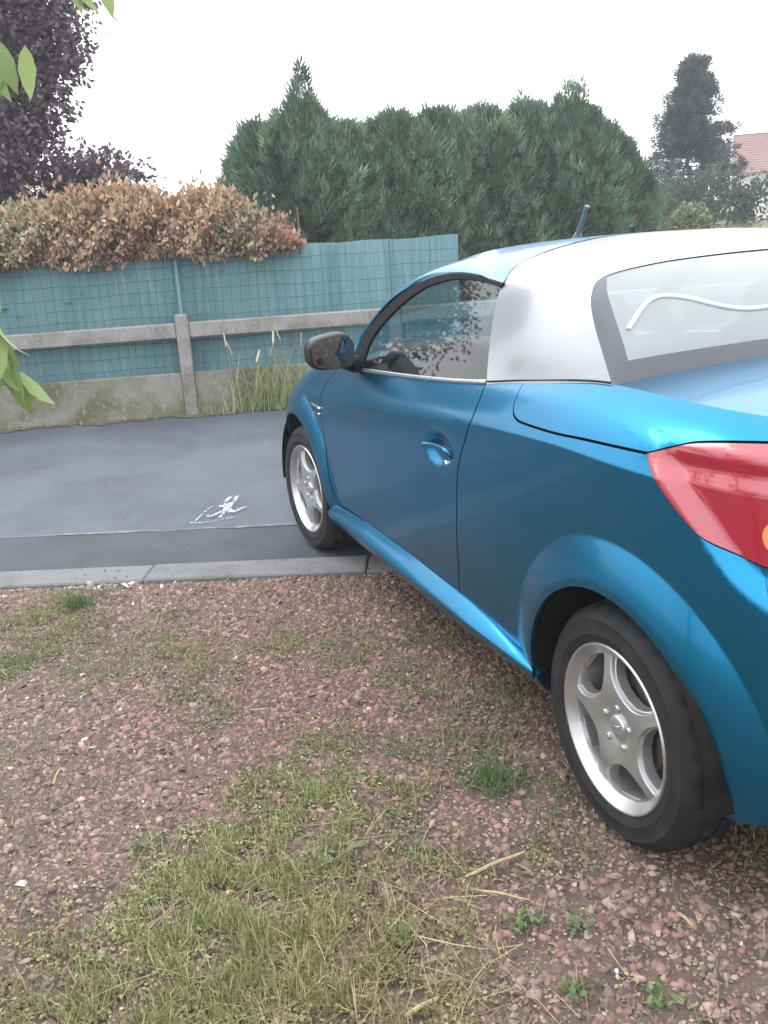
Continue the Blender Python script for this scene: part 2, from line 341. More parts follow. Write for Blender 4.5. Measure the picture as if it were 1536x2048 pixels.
def inset(s,z):
    s,z=np.broadcast_arrays(np.asarray(s,float),np.asarray(z,float))
    zd,ze=zD(s),zE(s);a,b,d,e=iA(s),iB(s),iD(s),iE(s);k=shp(s)
    ZA,ZB,ZC=.18,.37,.60
    sAB=(b-a)/(ZB-ZA);sBC=(0-b)/(ZC-ZB);sCD=(d-0)/(zd-ZC);sDE=(e-d)/(ze-zd)
    mB=np.where(sAB*sBC>0,.5*(sAB+sBC),0)*.6;mC=0*s
    soft=.5*(sCD+sDE);mDl=k*sCD*1.6+(1-k)*soft;mDu=k*(sDE*.55)+(1-k)*soft
    mE=sDE*(1.25+.6*k)
    o=np.where(z<ZB,herm((z-ZA)/(ZB-ZA),ZB-ZA,a,b,sAB,mB),0)
    o=np.where((z>=ZB)&(z<ZC),herm((z-ZB)/(ZC-ZB),ZC-ZB,b,0,mB,mC),o)
    o=np.where((z>=ZC)&(z<zd),herm((z-ZC)/(zd-ZC),zd-ZC,0,d,mC,mDl),o)
    u=(z-zd)/(ze-zd)
    o=np.where(z>=zd,herm(np.clip(u,0,1),ze-zd,d,e,mDu,mE)+np.maximum(u-1,0)*(ze-zd)*mE,o)
    for (cx,cz) in WC:                      # flared wheel arches
        r=np.hypot(s-cx,z-cz);t=np.clip((.472-r)/.104,0,1);t=np.where(t<.08,t*t/.16,t-.04)
        o=o-.040*(t*(1-.25*t))*np.clip((r-.18)/.1,0,1)
    ze_=pchip([-.95,-.75,-.55,-.417,-.344,-.251,-.138,-.10],[.69,.69,.70,.735,.771,.857,.951,.975],s)
    k=np.clip((-.09-s)/.08,0,1);k=k*k*(3-2*k);t=np.clip((z-ze_)/.045,0,1)
    h_=np.clip((z-.965)/.05,0,1);o=o+k*.030*(t*t*(3-2*t)*.4+t*.6)*(1-h_*h_*(3-2*h_))            # ledge round the tail lamp
    d=np.hypot((s-.925)/.085,(z-.800)/.048);o=o+.020*np.exp(-d**4)   # cup behind the door handle
    return o
def side_pt(s,z,off=0.):
    s,z=np.broadcast_arrays(np.asarray(s,float),np.asarray(z,float))
    i=inset(s,z)-off
    x=np.interp(s,PS,PLAN[:,0]);y=np.interp(s,PS,PLAN[:,1]);nx=np.interp(s,PS,PN[:,0]);ny=np.interp(s,PS,PN[:,1])
    return np.stack([x-nx*i,y-ny*i,z],-1)
def side_nrm(s,z):
    e=2e-3
    a=side_pt(s+e,z)-side_pt(s-e,z);b=side_pt(s,z+e)-side_pt(s,z-e)
    n=np.cross(b,a) ; n/=np.linalg.norm(n,axis=-1,keepdims=True)
    m=np.stack([np.interp(s,PS,PN[:,0]),np.interp(s,PS,PN[:,1])],-1)
    sg=np.sign((n[...,:2]*m).sum(-1,keepdims=True));return n*np.where(sg==0,1,sg)
def boundary(F):
    e = {}
    for f in F:
        for a, b in ((f[0], f[1]), (f[1], f[2]), (f[2], f[0])): e[(a, b)] = 1
    return [(a, b) for (a, b) in e if (b, a) not in e]
def skin(outline, h=.016, skirt=.012, off=0., pt=None, nr=None, holes=(), feat=()):
    pt = pt or (lambda s, z: side_pt(s, z, off)); nr = nr or side_nrm
    V2, F = fill2d(outline, h, holes, feat); V = pt(V2[:, 0], V2[:, 1]); Nn = nr(V2[:, 0], V2[:, 1])
    fn = np.cross(V[F[0, 1]] - V[F[0, 0]], V[F[0, 2]] - V[F[0, 0]])
    if fn @ Nn[F[0, 0]] < 0: F = F[:, ::-1]
    F = [tuple(f) for f in F]
    if skirt:
        be = boundary(F); ids = sorted({i for e in be for i in e}); n = len(V); m = {i: n + k for k, i in enumerate(ids)}; m2 = {i: n + len(ids) + k for k, i in enumerate(ids)}
        V = np.vstack([V, V[ids], V[ids] - Nn[ids] * skirt]); Nn = np.vstack([Nn, np.zeros((2 * len(ids), 3))])
        F += [(m[b], m[a], m2[a], m2[b]) for a, b in be]
    return V, F, Nn
def flipy(a):
    V, F, Nn = a; k = np.array([1, -1, 1]); return V * k, [f[::-1] for f in F], Nn * k
def join(*A):
    V, F, Nn, n = [], [], [], 0
    for v, f, q in A: V.append(v); F += [tuple(i + n for i in x) for x in f]; Nn.append(q); n += len(v)
    return np.vstack(V), F, np.vstack(Nn)
def skin_obj(name, A, m, parent): return mesh(name, A[0], A[1], m, parent, True, A[2])
def resN(C, n):
    C = np.asarray(C, float); d = np.r_[0, np.cumsum(np.linalg.norm(np.diff(C, axis=0), axis=1))]; u = np.linspace(0, d[-1], n)
    return np.stack([np.interp(u, d, C[:, k]) for k in range(3)], -1)
def loft(curves, n=60, sub=8, crv=True):
    C = [resN(catmull(c, 10), n) for c in curves]
    return catmull(np.array(C).reshape(len(C), -1), sub).reshape(-1, n, 3) if len(C) > 2 else np.array([C[0] + (C[1] - C[0]) * t for t in np.linspace(0, 1, sub + 1)])
def sym(C): C = np.asarray(C, float); return np.vstack([C, (C[:-1] * [1, -1, 1])[::-1]])

PAINT = mat('blue_metallic_paint', (.001, .146, .290), .28, .88, coat=.34, coat_r=.012, spec=.5)
SILVER = mat('silver_roof_paint', (.36, .368, .39), .36, .75, coat=.5, coat_r=.05)
ALLOY = mat('alloy_silver', (.46, .46, .47), .34, .80, coat=.3, rvar=(14, .28, .42))
CHROME = mat('chrome', (.75, .76, .78), .10, 1.0)
RUBBER = mat('tyre_rubber', (.0125, .013, .0145), .72, spec=.3, bump=(60, .15, .003), var=((.028, .026, .024), 9, .50, .78))
BLACK = mat('black_plastic', (.008, .008, .010), .45, spec=.25)
DARK = mat('dark_underbody', (.008, .008, .009), .9, spec=.15)
LINER = mat('wheel_arch_liner', (.007, .007, .007), .95, spec=.1, var=((.018, .016, .014), 8, .45, .7))
FRIT = mat('black_glass_border', (.022, .026, .040), .06, 0, coat=.6, spec=.5)
SEALM = mat('rubber_seal', (.005, .005, .008), .5, spec=.12)
SEATC = mat('seat_fabric', (.022, .022, .026), .9, bump=(200, .3, .002))
TRIM = mat('belt_trim_silver', (.62, .63, .66), .22, .9)
GLASS = glass('side_glass', (.55, .67, .67), .02, .008); RGLASS = glass('rear_glass', (.42, .50, .52), .03, .29); WGLASS = glass('windscreen_glass', (.74, .84, .82), .0, .02)
CAPM = mat('gloss_black_cap', (.008, .010, .014), .30, spec=.35)
MIRG = mat('mirror_glass', (.20, .23, .26), .02, 1.0)
LAMP = mat('red_lamp_lens', (.26, .008, .022), .16, 0, coat=.9, coat_r=.02, spec=.6)
_t = LAMP.node_tree; _w = N(_t, 'ShaderNodeTexWave', bands_direction='Z'); _w.inputs['Scale'].default_value = 34; _c = N(_t, 'ShaderNodeTexCoord'); _b = N(_t, 'ShaderNodeBump'); _b.inputs['Strength'].default_value = .04; _b.inputs['Distance'].default_value = .004
_t.links.new(_c.outputs['Object'], _w.inputs['Vector']); _t.links.new(_w.outputs['Fac'], _b.inputs['Height']); _t.links.new(_b.outputs[0], _t.nodes['Principled BSDF'].inputs['Normal'])
LAMPC = mat('amber_lamp', (.62, .22, .10), .12, .1, coat=1.0)
HLAMP = mat('headlamp_lens', (.55, .57, .60), .05, .3, coat=1.0)
DISC = mat('brake_disc', (.17, .14, .12), .5, .6)

car = setp(empty('car'), 'blue metallic two-door coupe convertible with silver hardtop parked across the kerb', 'car')
Eline = lambda a, b, n=20: [(s, float(zE(s)) - .001) for s in np.linspace(a, b, n)]
arc = lambda cx, r, a0, a1, n=40: [(cx + r * math.cos(math.radians(a)), .298 + r * math.sin(math.radians(a))) for a in np.linspace(a0, a1, n)]
sp = lambda P, n=8: [tuple(v) for v in catmull(P, n)]
g = .0035
door_rear = [(.845, .345), (.825, .45), (.815, .566), (.785, .75), (.728, .87), (.700, .93), (.703, .98), (.728, 1.016)]
door_front = [(2.03, .335), (2.064, .396), (2.11, .562), (2.165, .767), (2.14, .86), (2.08, .905)]
door_bot = [(2.03, .335), (1.7, .352), (1.2, .357), (.95, .352), (.845, .345)]
DR, DF = sp(door_rear), sp(door_front)
door_out = [(a + g, b) for a, b in DR[:-1]] + Eline(.735, 2.06, 30) + [(a - g, b) for a, b in DF[::-1]][1:] + sp(door_bot)[1:-1]
boot_line = [(.528, 1.050), (.512, 1.021), (.490, .988), (.455, .970), (.40, .966), (.25, .969), (.148, .975), (.03, .980), (-.087, .984)]
BL = sp(boot_line, 6)
tail_low = [(-.087, .984), (-.13, .948), (-.179, .907), (-.26, .852), (-.342, .820), (-.42, .808), (-.52, .805), (-.62, .81), (-.72, .83), (-.76, .90)]
tail_top = [(-.087, .984), (-.14, 1.003), (-.203, 1.021), (-.343, 1.034), (-.5, 1.040), (-.64, 1.036), (-.73, .99), (-.76, .90)]
TL, TT = sp(tail_low, 6), sp(tail_top, 6)
quarter = [(a - g, b) for a, b in DR] + Eline(.70, .535, 8) + [(a + .002, b - .003) for a, b in BL] + [(a, b - .004) for a, b in TL[1:28]] + [(-.50, .60), (-.50, .40), (-.47, .27), (-.38, .25)] + arc(0, .350, 188, -6)[:] + [(.37, .262), (.45, .285), (.55, .303), (.65, .322)] + [(.75, .342)]
quarter = [q for q in quarter]
fender = [(a + g, b) for a, b in DF] + Eline(2.05, 2.93, 20)[1:] + [(2.95, .60), (2.93, .40), (2.90, .28)] + arc(2.491, .362, -4, 184)[:] + [(2.11, .25), (2.05, .30)]
boot_side = [(a + .002, b + .003) for a, b in BL[3:]] + [(a, b + .004) for a, b in TT[1:31]] + Eline(-.66, .525, 40)
rear_face = [(SMIN, .735), (SMIN, float(zE(SMIN)) - .001)] + Eline(SMIN, -.667, 12)[1:] + [(a, b + .004) for a, b in TT[31:]] + [(a, b - .004) for a, b in TL[::-1][:8]] + [(-.70, .735)]
bumper_r = [(-.506, .60), (-.506, .40), (-.475, .27), (-.50, .24), (SMIN, .24), (SMIN, .730), (-.70, .730)] + [(a, b - .004) for a, b in TL[::-1][8:28]]
bumper_f = [(2.957, .60), (2.937, .40), (2.907, .28), (2.95, .22), (SMAX, .20), (SMAX, .58), (3.3, .60), (3.1, .635), (2.96, .66)]
front_up = [(2.962, .665), (3.1, .640), (3.3, .605), (SMAX, .585), (SMAX, float(zE(SMAX)) - .001)] + Eline(SMAX, 2.94, 14)[1:]
def two(name, outline, m, h=.016, par=car, **k):
    A = skin(outline, h, **k); a = skin_obj(name, A, m, par); b = skin_obj(name, flipy(A), m, par); return a, b
doors = two('door', door_out, PAINT)
ring = lambda cx, r: [(cx + r * math.cos(a), .298 + r * math.sin(a)) for a in np.linspace(-.2, math.pi + .2, 90)]
_ls = np.linspace(-.74, -.09, 120); ledge = np.c_[_ls, pchip([-.95, -.75, -.55, -.417, -.344, -.251, -.138, -.10], [.69, .69, .70, .735, .771, .857, .951, .975], _ls)]
RFEAT = [ring(0, r) for r in (.472, .468, .464, .455)] + [ledge + [0, d] for d in (0, .005, .013, .022, .032, .040, .045)] + [[(s, float(zD(s)) + d) for s in np.linspace(-.3, .8, 70)] for d in (-.004, 0, .004)]
two('quarter_panel', quarter, PAINT, .013, feat=RFEAT)
two('front_fender', fender, PAINT, .014, feat=[ring(2.491, r) for r in (.472, .468, .464, .455)])
lamps = two('tail_lamp', TL + TT[::-1][1:-1], LAMP, .014, off=.004, feat=RFEAT[4:])
A = skin(bumper_r, .02); skin_obj('rear_bumper', join(A, flipy(A)), PAINT, car)
A = skin(bumper_f, .02); skin_obj('front_bumper', join(A, flipy(A)), PAINT, car)
hl_out = [(2.98, .668), (3.1, .645), (3.25, .62), (3.3, .66), (3.2, .70), (3.05, .735), (2.97, .74)]
A = skin(front_up, .02); skin_obj('front_nose', join(A, flipy(A)), PAINT, car)
two('headlamp', hl_out, HLAMP, .02, off=.006)
# decks between the two shoulder lines
def deck(s0, s1, crown, n=40, k=28, dz=0):
    G = []
    for s in np.linspace(s0, s1, n):
        P = side_pt(s, float(zE(s)) - .001); c = crown(s); row = []
        for t in np.linspace(1, -1, k + 1): row.append((P[0] + (c * .0), P[1] * t, P[2] + c * (1 - t * t) + dz))
        G.append(row)
    return np.array(G)
def deck_arr(G, up=1):
    mb = MB().grid(G); V = np.vstack(mb.V); F = mb.F; a = np.gradient(G, axis=0); b = np.gradient(G, axis=1); n = np.cross(a, b).reshape(-1, 3); n /= np.linalg.norm(n, axis=1)[:, None] + 1e-12
    if n[len(n) // 2][2] < 0: n = -n
    f = F[len(F) // 2]; fn = np.cross(V[f[1]] - V[f[0]], V[f[2]] - V[f[1]])
    if fn[2] < 0: F = [x[::-1] for x in F]
    return V, F, n
bd = deck_arr(deck(SMIN + .02, .168, lambda s: .028 * min(1, (s - SMIN) / .5)))
A = skin(boot_side, .014, skirt=.008); Rf = skin(rear_face, .025)
boot = skin_obj('boot_lid', join(A, flipy(A), bd, Rf, flipy(Rf)), PAINT, car)
bd = deck_arr(deck(.168, .53, lambda s: -.02, 10))
skin_obj('bonnet', deck_arr(deck(2.07, SMAX - .02, lambda s: .055 * min(1, (SMAX - s) / .8))), PAINT, car)
# inner shell, sills, floor
shell = Eline(-.9, 2.95, 60) + [(2.95, .30)] + arc(2.491, .372, 0, 180) + [(2.06, .26), (.42, .26)] + arc(0, .372, 0, 180) + [(-.5, .36), (-.9, .36)]
A = skin([(a, b - .035 if b > .7 else b) for a, b in shell], .04, skirt=0, off=-.022); skin_obj('inner_shell', join(A, flipy(A)), DARK, car)
for sg in (1, -1):
    G = []
    for x in np.linspace(.342, 2.085, 50):
        zt = float(np.interp(x, [.34, .45, .55, .65, .8, 1.2, 1.7, 2.09], [.294, .302, .317, .333, .346, .355, .350, .325])); q = min(1, (x - .36) / .16)
        yo = .806 + .022 * min(1, max(0, (x - .34) / .40)); k = min(1., max(0., (x - .36) / .42)); k = k * k * (3 - 2 * k); zo = .284 + .009 * k; zo = min(zo, zt - .012); zb_ = .252
        G.append([(x, sg * y, z) for y, z in ((.775, zt), (.790, zt + .001), (.798, zt - .003), (yo - .007, zo + .010), (yo - .001, zo + .003), (yo, zo - .003), (yo - .003, zo - .009), (yo - .016, zb_), (.76, .228), (.68, .205))])
    shade_auto(MB().grid(np.array(G), flip=sg > 0).obj('sill', PAINT, car), 50)
fl = MB().box((1.25, 0, .235), (3.1, 1.30, .05)).box((-.42, 0, .34), (.30, .9, .12)).box((2.9, 0, .3), (.45, 1.0, .1)); fl.obj('floor_pan', DARK, car)
ex = MB(); ex.tube([(-.35, -.35, .27), (-.68, -.35, .265)], .028, 12); shade_auto(ex.obj('exhaust_pipe', CHROME, car))
# wheel arch liners
for cx in (0, 2.491):
    for sg in (1, -1):
        G = [[(cx + r * math.cos(a), sg * y, .298 + r * math.sin(a)) for r, y in ((.352, .815), (.366, .80), (.368, .70), (.366, .52), (.30, .50), (.05, .50))] for a in np.linspace(math.radians(-4), math.radians(184), 40)]
        shade_auto(MB().grid(np.array(G), flip=sg < 0).obj('wheel_arch_liner', LINER, car), 40)
# ---- wheels
def lathe(prof, n=96, notch=None):
    G = []
    for i in range(n):
        a = 2 * math.pi * i / n; row = []
        for j, (r, y) in enumerate(prof):
            rr = r - (notch(i, j, r) if notch else 0); row.append((rr * math.cos(a), y, rr * math.sin(a)))
        G.append(row)
    return np.array(G)
TYP = [(.197, -.014), (.203, -.002), (.214, .0035), (.228, .007), (.231, .0085), (.234, .0072), (.250, .008), (.263, .0062), (.266, .0075), (.269, .0040), (.281, -.006), (.2905, -.016), (.2965, -.028), (.2985, -.046), (.2915, -.050), (.2915, -.058), (.2995, -.062), (.300, -.086), (.293, -.090), (.293, -.098), (.2995, -.102), (.2985, -.132), (.292, -.136), (.292, -.144), (.296, -.150), (.288, -.172), (.262, -.190), (.220, -.186), (.197, -.170)]
RIP = [(.1985, -.020), (.2070, -.008), (.2080, .000), (.2055, .0045), (.2015, .0042), (.1965, .000), (.1900, -.007), (.1840, -.012), (.1790, -.017), (.1760, -.027), (.1735, -.055), (.168, -.10), (.170, -.165), (.19, -.172)]
fy = lambda r: -.018 + .011 * np.sin(np.clip((r - .035) / .15, 0, 1) * math.pi) - .004 * np.clip((.05 - r) / .05, 0, 1)
def wheel_meshes():
    W = {}
    outline = [(.187 * math.cos(a), .187 * math.sin(a)) for a in np.linspace(0, 2 * math.pi, 90, endpoint=False)]; holes = []
    for k in range(5):
        ac = math.radians(36 + 72 * k); rt = np.array([math.cos(ac), math.sin(ac)]); tt = np.array([-rt[1], rt[0]]); pts = []
        for sgn in (1, -1):
            for u in np.linspace(-1, 1, 22)[:: sgn]:
                r = .1335 + .0455 * u; w = (r * math.tan(math.radians(36)) - (.0135 + .012 * ((r - .125) / .05) ** 2)) * (max(0, 1 - abs(u) ** 3.2)) ** .42
                pts.append(rt * (r + .004 * (1 - u * u)) + sgn * tt * w)
        q = [pts[0]]
        for v in pts[1:]:
            if np.linalg.norm(v - q[-1]) > .0015: q.append(v)
        if np.linalg.norm(q[0] - q[-1]) < .0015: q.pop()
        holes.append([tuple(v) for v in q])
    V2, F = fill2d(outline, .0085, holes); r = np.hypot(V2[:, 0], V2[:, 1]); V = np.c_[V2[:, 0], fy(r), V2[:, 1]]
    fn = np.cross(V[F[0, 1]] - V[F[0, 0]], V[F[0, 2]] - V[F[0, 0]])
    if fn[1] < 0: F = F[:, ::-1]
    F = [tuple(f) for f in F]; be = [e for e in boundary(F) if r[e[0]] < .185]
    ids = sorted({i for e in be for i in e}); n0 = len(V); cen = {}
    for i in ids:   # direction into the opening
        k = min(range(5), key=lambda k: np.linalg.norm(V2[i] - .135 * np.array([math.cos(math.radians(36 + 72 * k)), math.sin(math.radians(36 + 72 * k))])))
        c = .135 * np.array([math.cos(math.radians(36 + 72 * k)), math.sin(math.radians(36 + 72 * k))]); d = c - V2[i]; d /= np.linalg.norm(d); cen[i] = d
    ring = lambda o, dy: np.array([[V2[i][0] + cen[i][0] * o, V[i][1] + dy, V2[i][1] + cen[i][1] * o] for i in ids])
    allV = [V, ring(.0016, -.0014), ring(.0042, -.010), ring(.0075, -.0112), ring(.0082, -.036)]; m = [dict((i, i) for i in ids)] + [dict((i, n0 + len(ids) * q + k) for k, i in enumerate(ids)) for q in range(4)]
    for q in range(4): F += [(m[q][b], m[q][a], m[q + 1][a], m[q + 1][b]) for a, b in be]
    W['rim'] = (np.vstack(allV), F)
    return W
WM = wheel_meshes(); WDATA = {}
def wheel(loc, rz, phase):
    w = empty('wheel', loc, rz); w.parent = car
    if not WDATA:
        t = MB().grid(lathe(TYP, 120, lambda i, j, r: .007 if (i % 4 == 0 and r > .2855) else (.0012 if 4 <= j <= 4 and i % 2 else 0)), close_u=True, flip=True).obj('tyre', RUBBER, w); shade_auto(t, 40)
        mb = MB().grid(lathe(RIP, 96), close_u=True, flip=True); mb.add(*WM['rim']); r = mb.obj('rim', ALLOY, w); shade_auto(r, 24); r.rotation_euler = (0, phase, 0)
        c = MB().grid(lathe([(.0, -.0105), (.012, -.0108), (.024, -.0120), (.0275, -.0135), (.029, -.017), (.0295, -.024)], 40), close_u=True, flip=True); cp = c.obj('centre_cap', ALLOY, w); shade_auto(cp, 50)
        rd = MB(); rd.tube([(-.016, -.0115, .010), (-.006, -.0105, .003), (.004, -.0105, .002), (.008, -.0105, -.006), (.018, -.0118, -.009)], [.0012, .0024, .0024, .0024, .0012], 6); rd.obj('cap_ridge', ALLOY, w, True)
        bs = []
        for k in range(5):
            a = math.radians(72 * k + 20); b = MB(); x, z = .050 * math.cos(a), .050 * math.sin(a)
            P = lathe([(.0, -.009), (.006, -.0092), (.0085, -.0115), (.0092, -.024)], 12) + np.array([x, 0, z]); b.grid(P, close_u=True, flip=True); bs.append(shade_auto(b.obj('wheel_bolt', ALLOY, w), 40))
        d = MB().grid(lathe([(.05, -.060), (.120, -.062), (.122, -.064), (.122, -.082), (.05, -.084)], 48), close_u=True, flip=True).obj('brake_disc', DISC, w); shade_auto(d)
        h = MB().grid(lathe([(0., -.046), (.062, -.048), (.064, -.056), (.064, -.10)], 32), close_u=True, flip=True).obj('hub', DARK, w); shade_auto(h)
        WDATA['o'] = [t, r, cp, rd.__class__ and bpy.data.objects[-1] if False else None] ; WDATA['o'] = [o for o in bpy.data.objects if o.parent == w]
    else:
        for o in WDATA['o']:
            c = o.copy(); link(c, w)
            if o.name.startswith('rim'): c.rotation_euler = (0, phase, 0)
    return w
# rim profile angle: a measured from forward to up; spokes at 72k
wheel((0, .80, .298), 0, math.radians(-76)); wheel((2.491, .80, .298), .068, math.radians(-64)); wheel((0, -.80, .298), math.pi, .3); wheel((2.491, -.80, .298), math.pi + .068, .9)
# ---- greenhouse
Fc = [(.725, .737, 1.018), (.765, .706, 1.10), (.805, .668, 1.19), (.835, .626, 1.270), (.862, .560, 1.328), (.915, .40, 1.366), (.965, .2, 1.388), (.98, 0, 1.394)]
Mc = [(.445, .722, 1.050), (.495, .705, 1.14), (.555, .672, 1.23), (.60, .632, 1.298), (.63, .565, 1.340), (.665, .40, 1.371), (.69, .2, 1.388), (.70, 0, 1.394)]
Rc = [(.165, .693, 1.083), (.225, .680, 1.15), (.295, .660, 1.22), (.352, .630, 1.277), (.388, .570, 1.316), (.415, .40, 1.336), (.428, .2, 1.344), (.430, 0, 1.346)]
def surf_arr(G, out=(0, 0, 1), skirt=0):
    V, F, n = deck_arr(G)
    return V, F, n
Gr = loft([sym(Fc), sym(Mc), sym(Rc)], 90, 12)
roof_A = deck_arr(Gr); roof = skin_obj('roof', roof_A, SILVER, car)
# edge returns so the roof reads as a panel with thickness
for row, dx in ((0, .012), (-1, -.012)):
    e = Gr[row]; q = e * [1, .975, 1] + [dx * -0.0, 0, -.014]; MB().grid(np.array([e, q]), flip=row == 0).obj('roof_edge', BLACK, roof)
# rear window: inner edge follows the pillar edge, the foot follows the deck
Rf_ = catmull(Rc, 10); foot = [(.165, .690, 1.082), (.150, .60, 1.080), (.138, .40, 1.081), (.130, .2, 1.084), (.128, 0, 1.085)]
kc = 30   # sample along R where the upper left corner sits
left = resN(Rf_[:kc + 8], 30); top = resN(Rf_[kc + 8:], 40); topF = sym(top)[:]; botF = sym(resN(catmull(foot, 10), 40)); leftR = left * [1, -1, 1]
nb, na = 30, topF.shape[0]
GW = np.zeros((nb, na, 3))
for i, b in enumerate(np.linspace(0, 1, nb)):
    for j in range(na):
        a = j / (na - 1); Lp, Rp = left[int(round(b * 29))], leftR[int(round(b * 29))]
        c = (1 - b) * botF[j] + b * topF[j] + (1 - a) * Lp + a * Rp - ((1 - a) * (1 - b) * botF[0] + a * (1 - b) * botF[-1] + (1 - a) * b * topF[0] + a * b * topF[-1])
        GW[i, j] = c + np.array([-.5, 0, .6]) * .05 * (4 * b * (1 - b)) * (1 - (2 * a - 1) ** 4) ** .5 * .9
ja, ib0, ib1 = 3, 5, 28
V, F, n = deck_arr(GW)
inner = [f for f in F if all(ib0 <= v // na <= ib1 and ja <= v % na <= na - 1 - ja for v in f)]; outer = [f for f in F if f not in set(inner)]
rw = mesh('rear_window', V, inner, RGLASS, car, True, n); mesh('window_border', V, outer, FRIT, rw, True, n)
# thin pale tube added to imitate a wavy reflection in the rear window
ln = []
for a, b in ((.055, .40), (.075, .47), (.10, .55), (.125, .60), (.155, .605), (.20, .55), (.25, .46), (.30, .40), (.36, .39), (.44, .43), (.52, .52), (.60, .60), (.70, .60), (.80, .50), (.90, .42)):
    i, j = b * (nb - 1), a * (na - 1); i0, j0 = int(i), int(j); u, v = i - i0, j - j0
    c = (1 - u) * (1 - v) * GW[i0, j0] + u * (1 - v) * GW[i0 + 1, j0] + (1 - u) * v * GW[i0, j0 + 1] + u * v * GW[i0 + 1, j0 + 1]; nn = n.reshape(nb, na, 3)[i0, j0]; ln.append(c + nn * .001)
refl_line = MB(); refl_line.tube(catmull(ln, 6), .0062, 8); refl_line.obj('reflection_line', mat('reflection_line', (.50, .54, .56), .7), rw, True)
# side glass on a leaning surface
yg = lambda x, z: .733 - (z - zE(x)) * .42
g_out = [(1.80, .925), (1.807, 1.024), (1.739, 1.103), (1.597, 1.183), (1.411, 1.248), (1.298, 1.272), (1.183, 1.285), (.991, 1.286), (.829, 1.273)]
g_out = sp(g_out, 8) + sp([(.829, 1.273), (.80, 1.215), (.775, 1.134), (.722, 1.01)], 6)[1:] + [(1.2, .965), (1.6, .935)]
gp = lambda x, z: np.stack([x, yg(x, z), z], -1)
def gn(x, z):
    v = np.stack([0 * x, np.ones_like(x), .42 * np.ones_like(x)], -1); return v / np.linalg.norm(v, axis=-1, keepdims=True)
seal_out = sp([(1.925, .918), (1.904, 1.015), (1.82, 1.096), (1.664, 1.197), (1.472, 1.263), (1.237, 1.300), (1.002, 1.301), (.822, 1.287)], 8)
seal_in = sp([(1.775, .928), (1.785, 1.018), (1.735, 1.085), (1.60, 1.172), (1.428, 1.243), (1.30, 1.270), (1.183, 1.285), (.991, 1.287), (.832, 1.274)], 8)
seal = seal_out + seal_in[::-1]
A = skin(g_out, .03, skirt=0, pt=gp, nr=gn)
S_ = skin(seal, .02, skirt=.01, pt=lambda x, z: gp(x, z) + np.array([0, .006, .002]), nr=gn)
trimc = np.array([side_pt(s, float(zE(s)) + .001, .004) for s in np.linspace(.735, 1.77, 40)]); trimc2 = np.array([side_pt(s, float(zE(s)) + .002, .006) for s in np.linspace(.172, .725, 30)])
for k, d in enumerate(doors):
    fl_ = (lambda a: a) if k == 0 else flipy; sg = 1 if k == 0 else -1
    o = skin_obj('window_glass', fl_(A), GLASS, d)
    skin_obj('window_seal', fl_(S_), SEALM, d)
    b = MB(); b.tube(trimc * [1, sg, 1], .0075, 8); b.obj('belt_trim', TRIM, d, True)
    b = MB(); b.tube(trimc2 * [1, sg, 1], .003, 6); b.obj('roof_seal', BLACK, roof, True)
    dc = MB().grid(np.array([[(x, sg * (.728 - .0), float(zE(x)) - .012), (x, sg * .665, float(zE(x)) - .018), (x, sg * .645, float(zE(x)) - .05), (x, sg * .655, .35)] for x in np.linspace(.70, 2.05, 20)]), flip=sg > 0); dc.obj('door_card', SEATC, d, True)
    # handle: bar with a hooked rear end, cup rim and lock
    hb = MB(); P = [side_pt(s, z, o_) * [1, sg, 1] for s, z, o_ in ((1.03, .796, -.002), (1.015, .800, .014), (.97, .806, .022), (.91, .811, .024), (.86, .814, .022), (.838, .812, .016), (.830, .804, .008), (.828, .792, -.002))]
    hb.tube(catmull(P, 6), .0078, 10); hb.obj('door_handle', PAINT, d, True)
    lk = MB(); P = [side_pt(.832 + .05, .762, o_) * [1, sg, 1] for o_ in (-.006, .004)]; lk.tube(P, .010, 14); lk.obj('door_lock', CHROME, d, True)
# blue frame: pillars and header between side seal and windscreen
Wl = [(1.935, .742, .905), (1.912, .700, 1.012), (1.828, .672, 1.095), (1.672, .638, 1.199), (1.476, .612, 1.268), (1.237, .602, 1.306), (1.002, .611, 1.307), (.842, .620, 1.287), (.866, .558, 1.330), (.92, .40, 1.368), (.97, .2, 1.390), (.985, 0, 1.396)]
Vl = [(2.06, .690, .930), (1.94, .672, 1.035), (1.80, .642, 1.125), (1.65, .600, 1.218), (1.50, .555, 1.285), (1.41, .505, 1.322), (1.385, .44, 1.346), (1.385, .37, 1.358), (1.388, .31, 1.364), (1.392, .21, 1.371), (1.396, .10, 1.375), (1.398, 0, 1.376)]
Wl_, Vl_ = catmull(Wl, 8), catmull(Vl, 8); G = []
for t in np.linspace(0, 1, 10):
    q = (1 - t) * Wl_ + t * Vl_; q = q + np.array([0, .010, .010]) * (4 * t * (1 - t)) * np.minimum(1, q[:, 1:2] / .5); G.append(q)
G = np.array(G); Gf = np.concatenate([G, (G[:, :-1] * [1, -1, 1])[:, ::-1]], 1)
skin_obj('windscreen_frame', deck_arr(Gf), PAINT, car)
wf = Vl_; cowl = catmull([(2.06, .688, .928), (2.13, .5, .945), (2.19, .25, .955), (2.205, 0, .958)], 8)
n_ = 30; ed = sym(resN(Vl_[:49], n_)); hd = sym(resN(Vl_[48:], n_)); ft = sym(resN(cowl, n_)); lf = resN(Vl_[:49], n_)
GW2 = np.zeros((n_, 2 * n_ - 1, 3))
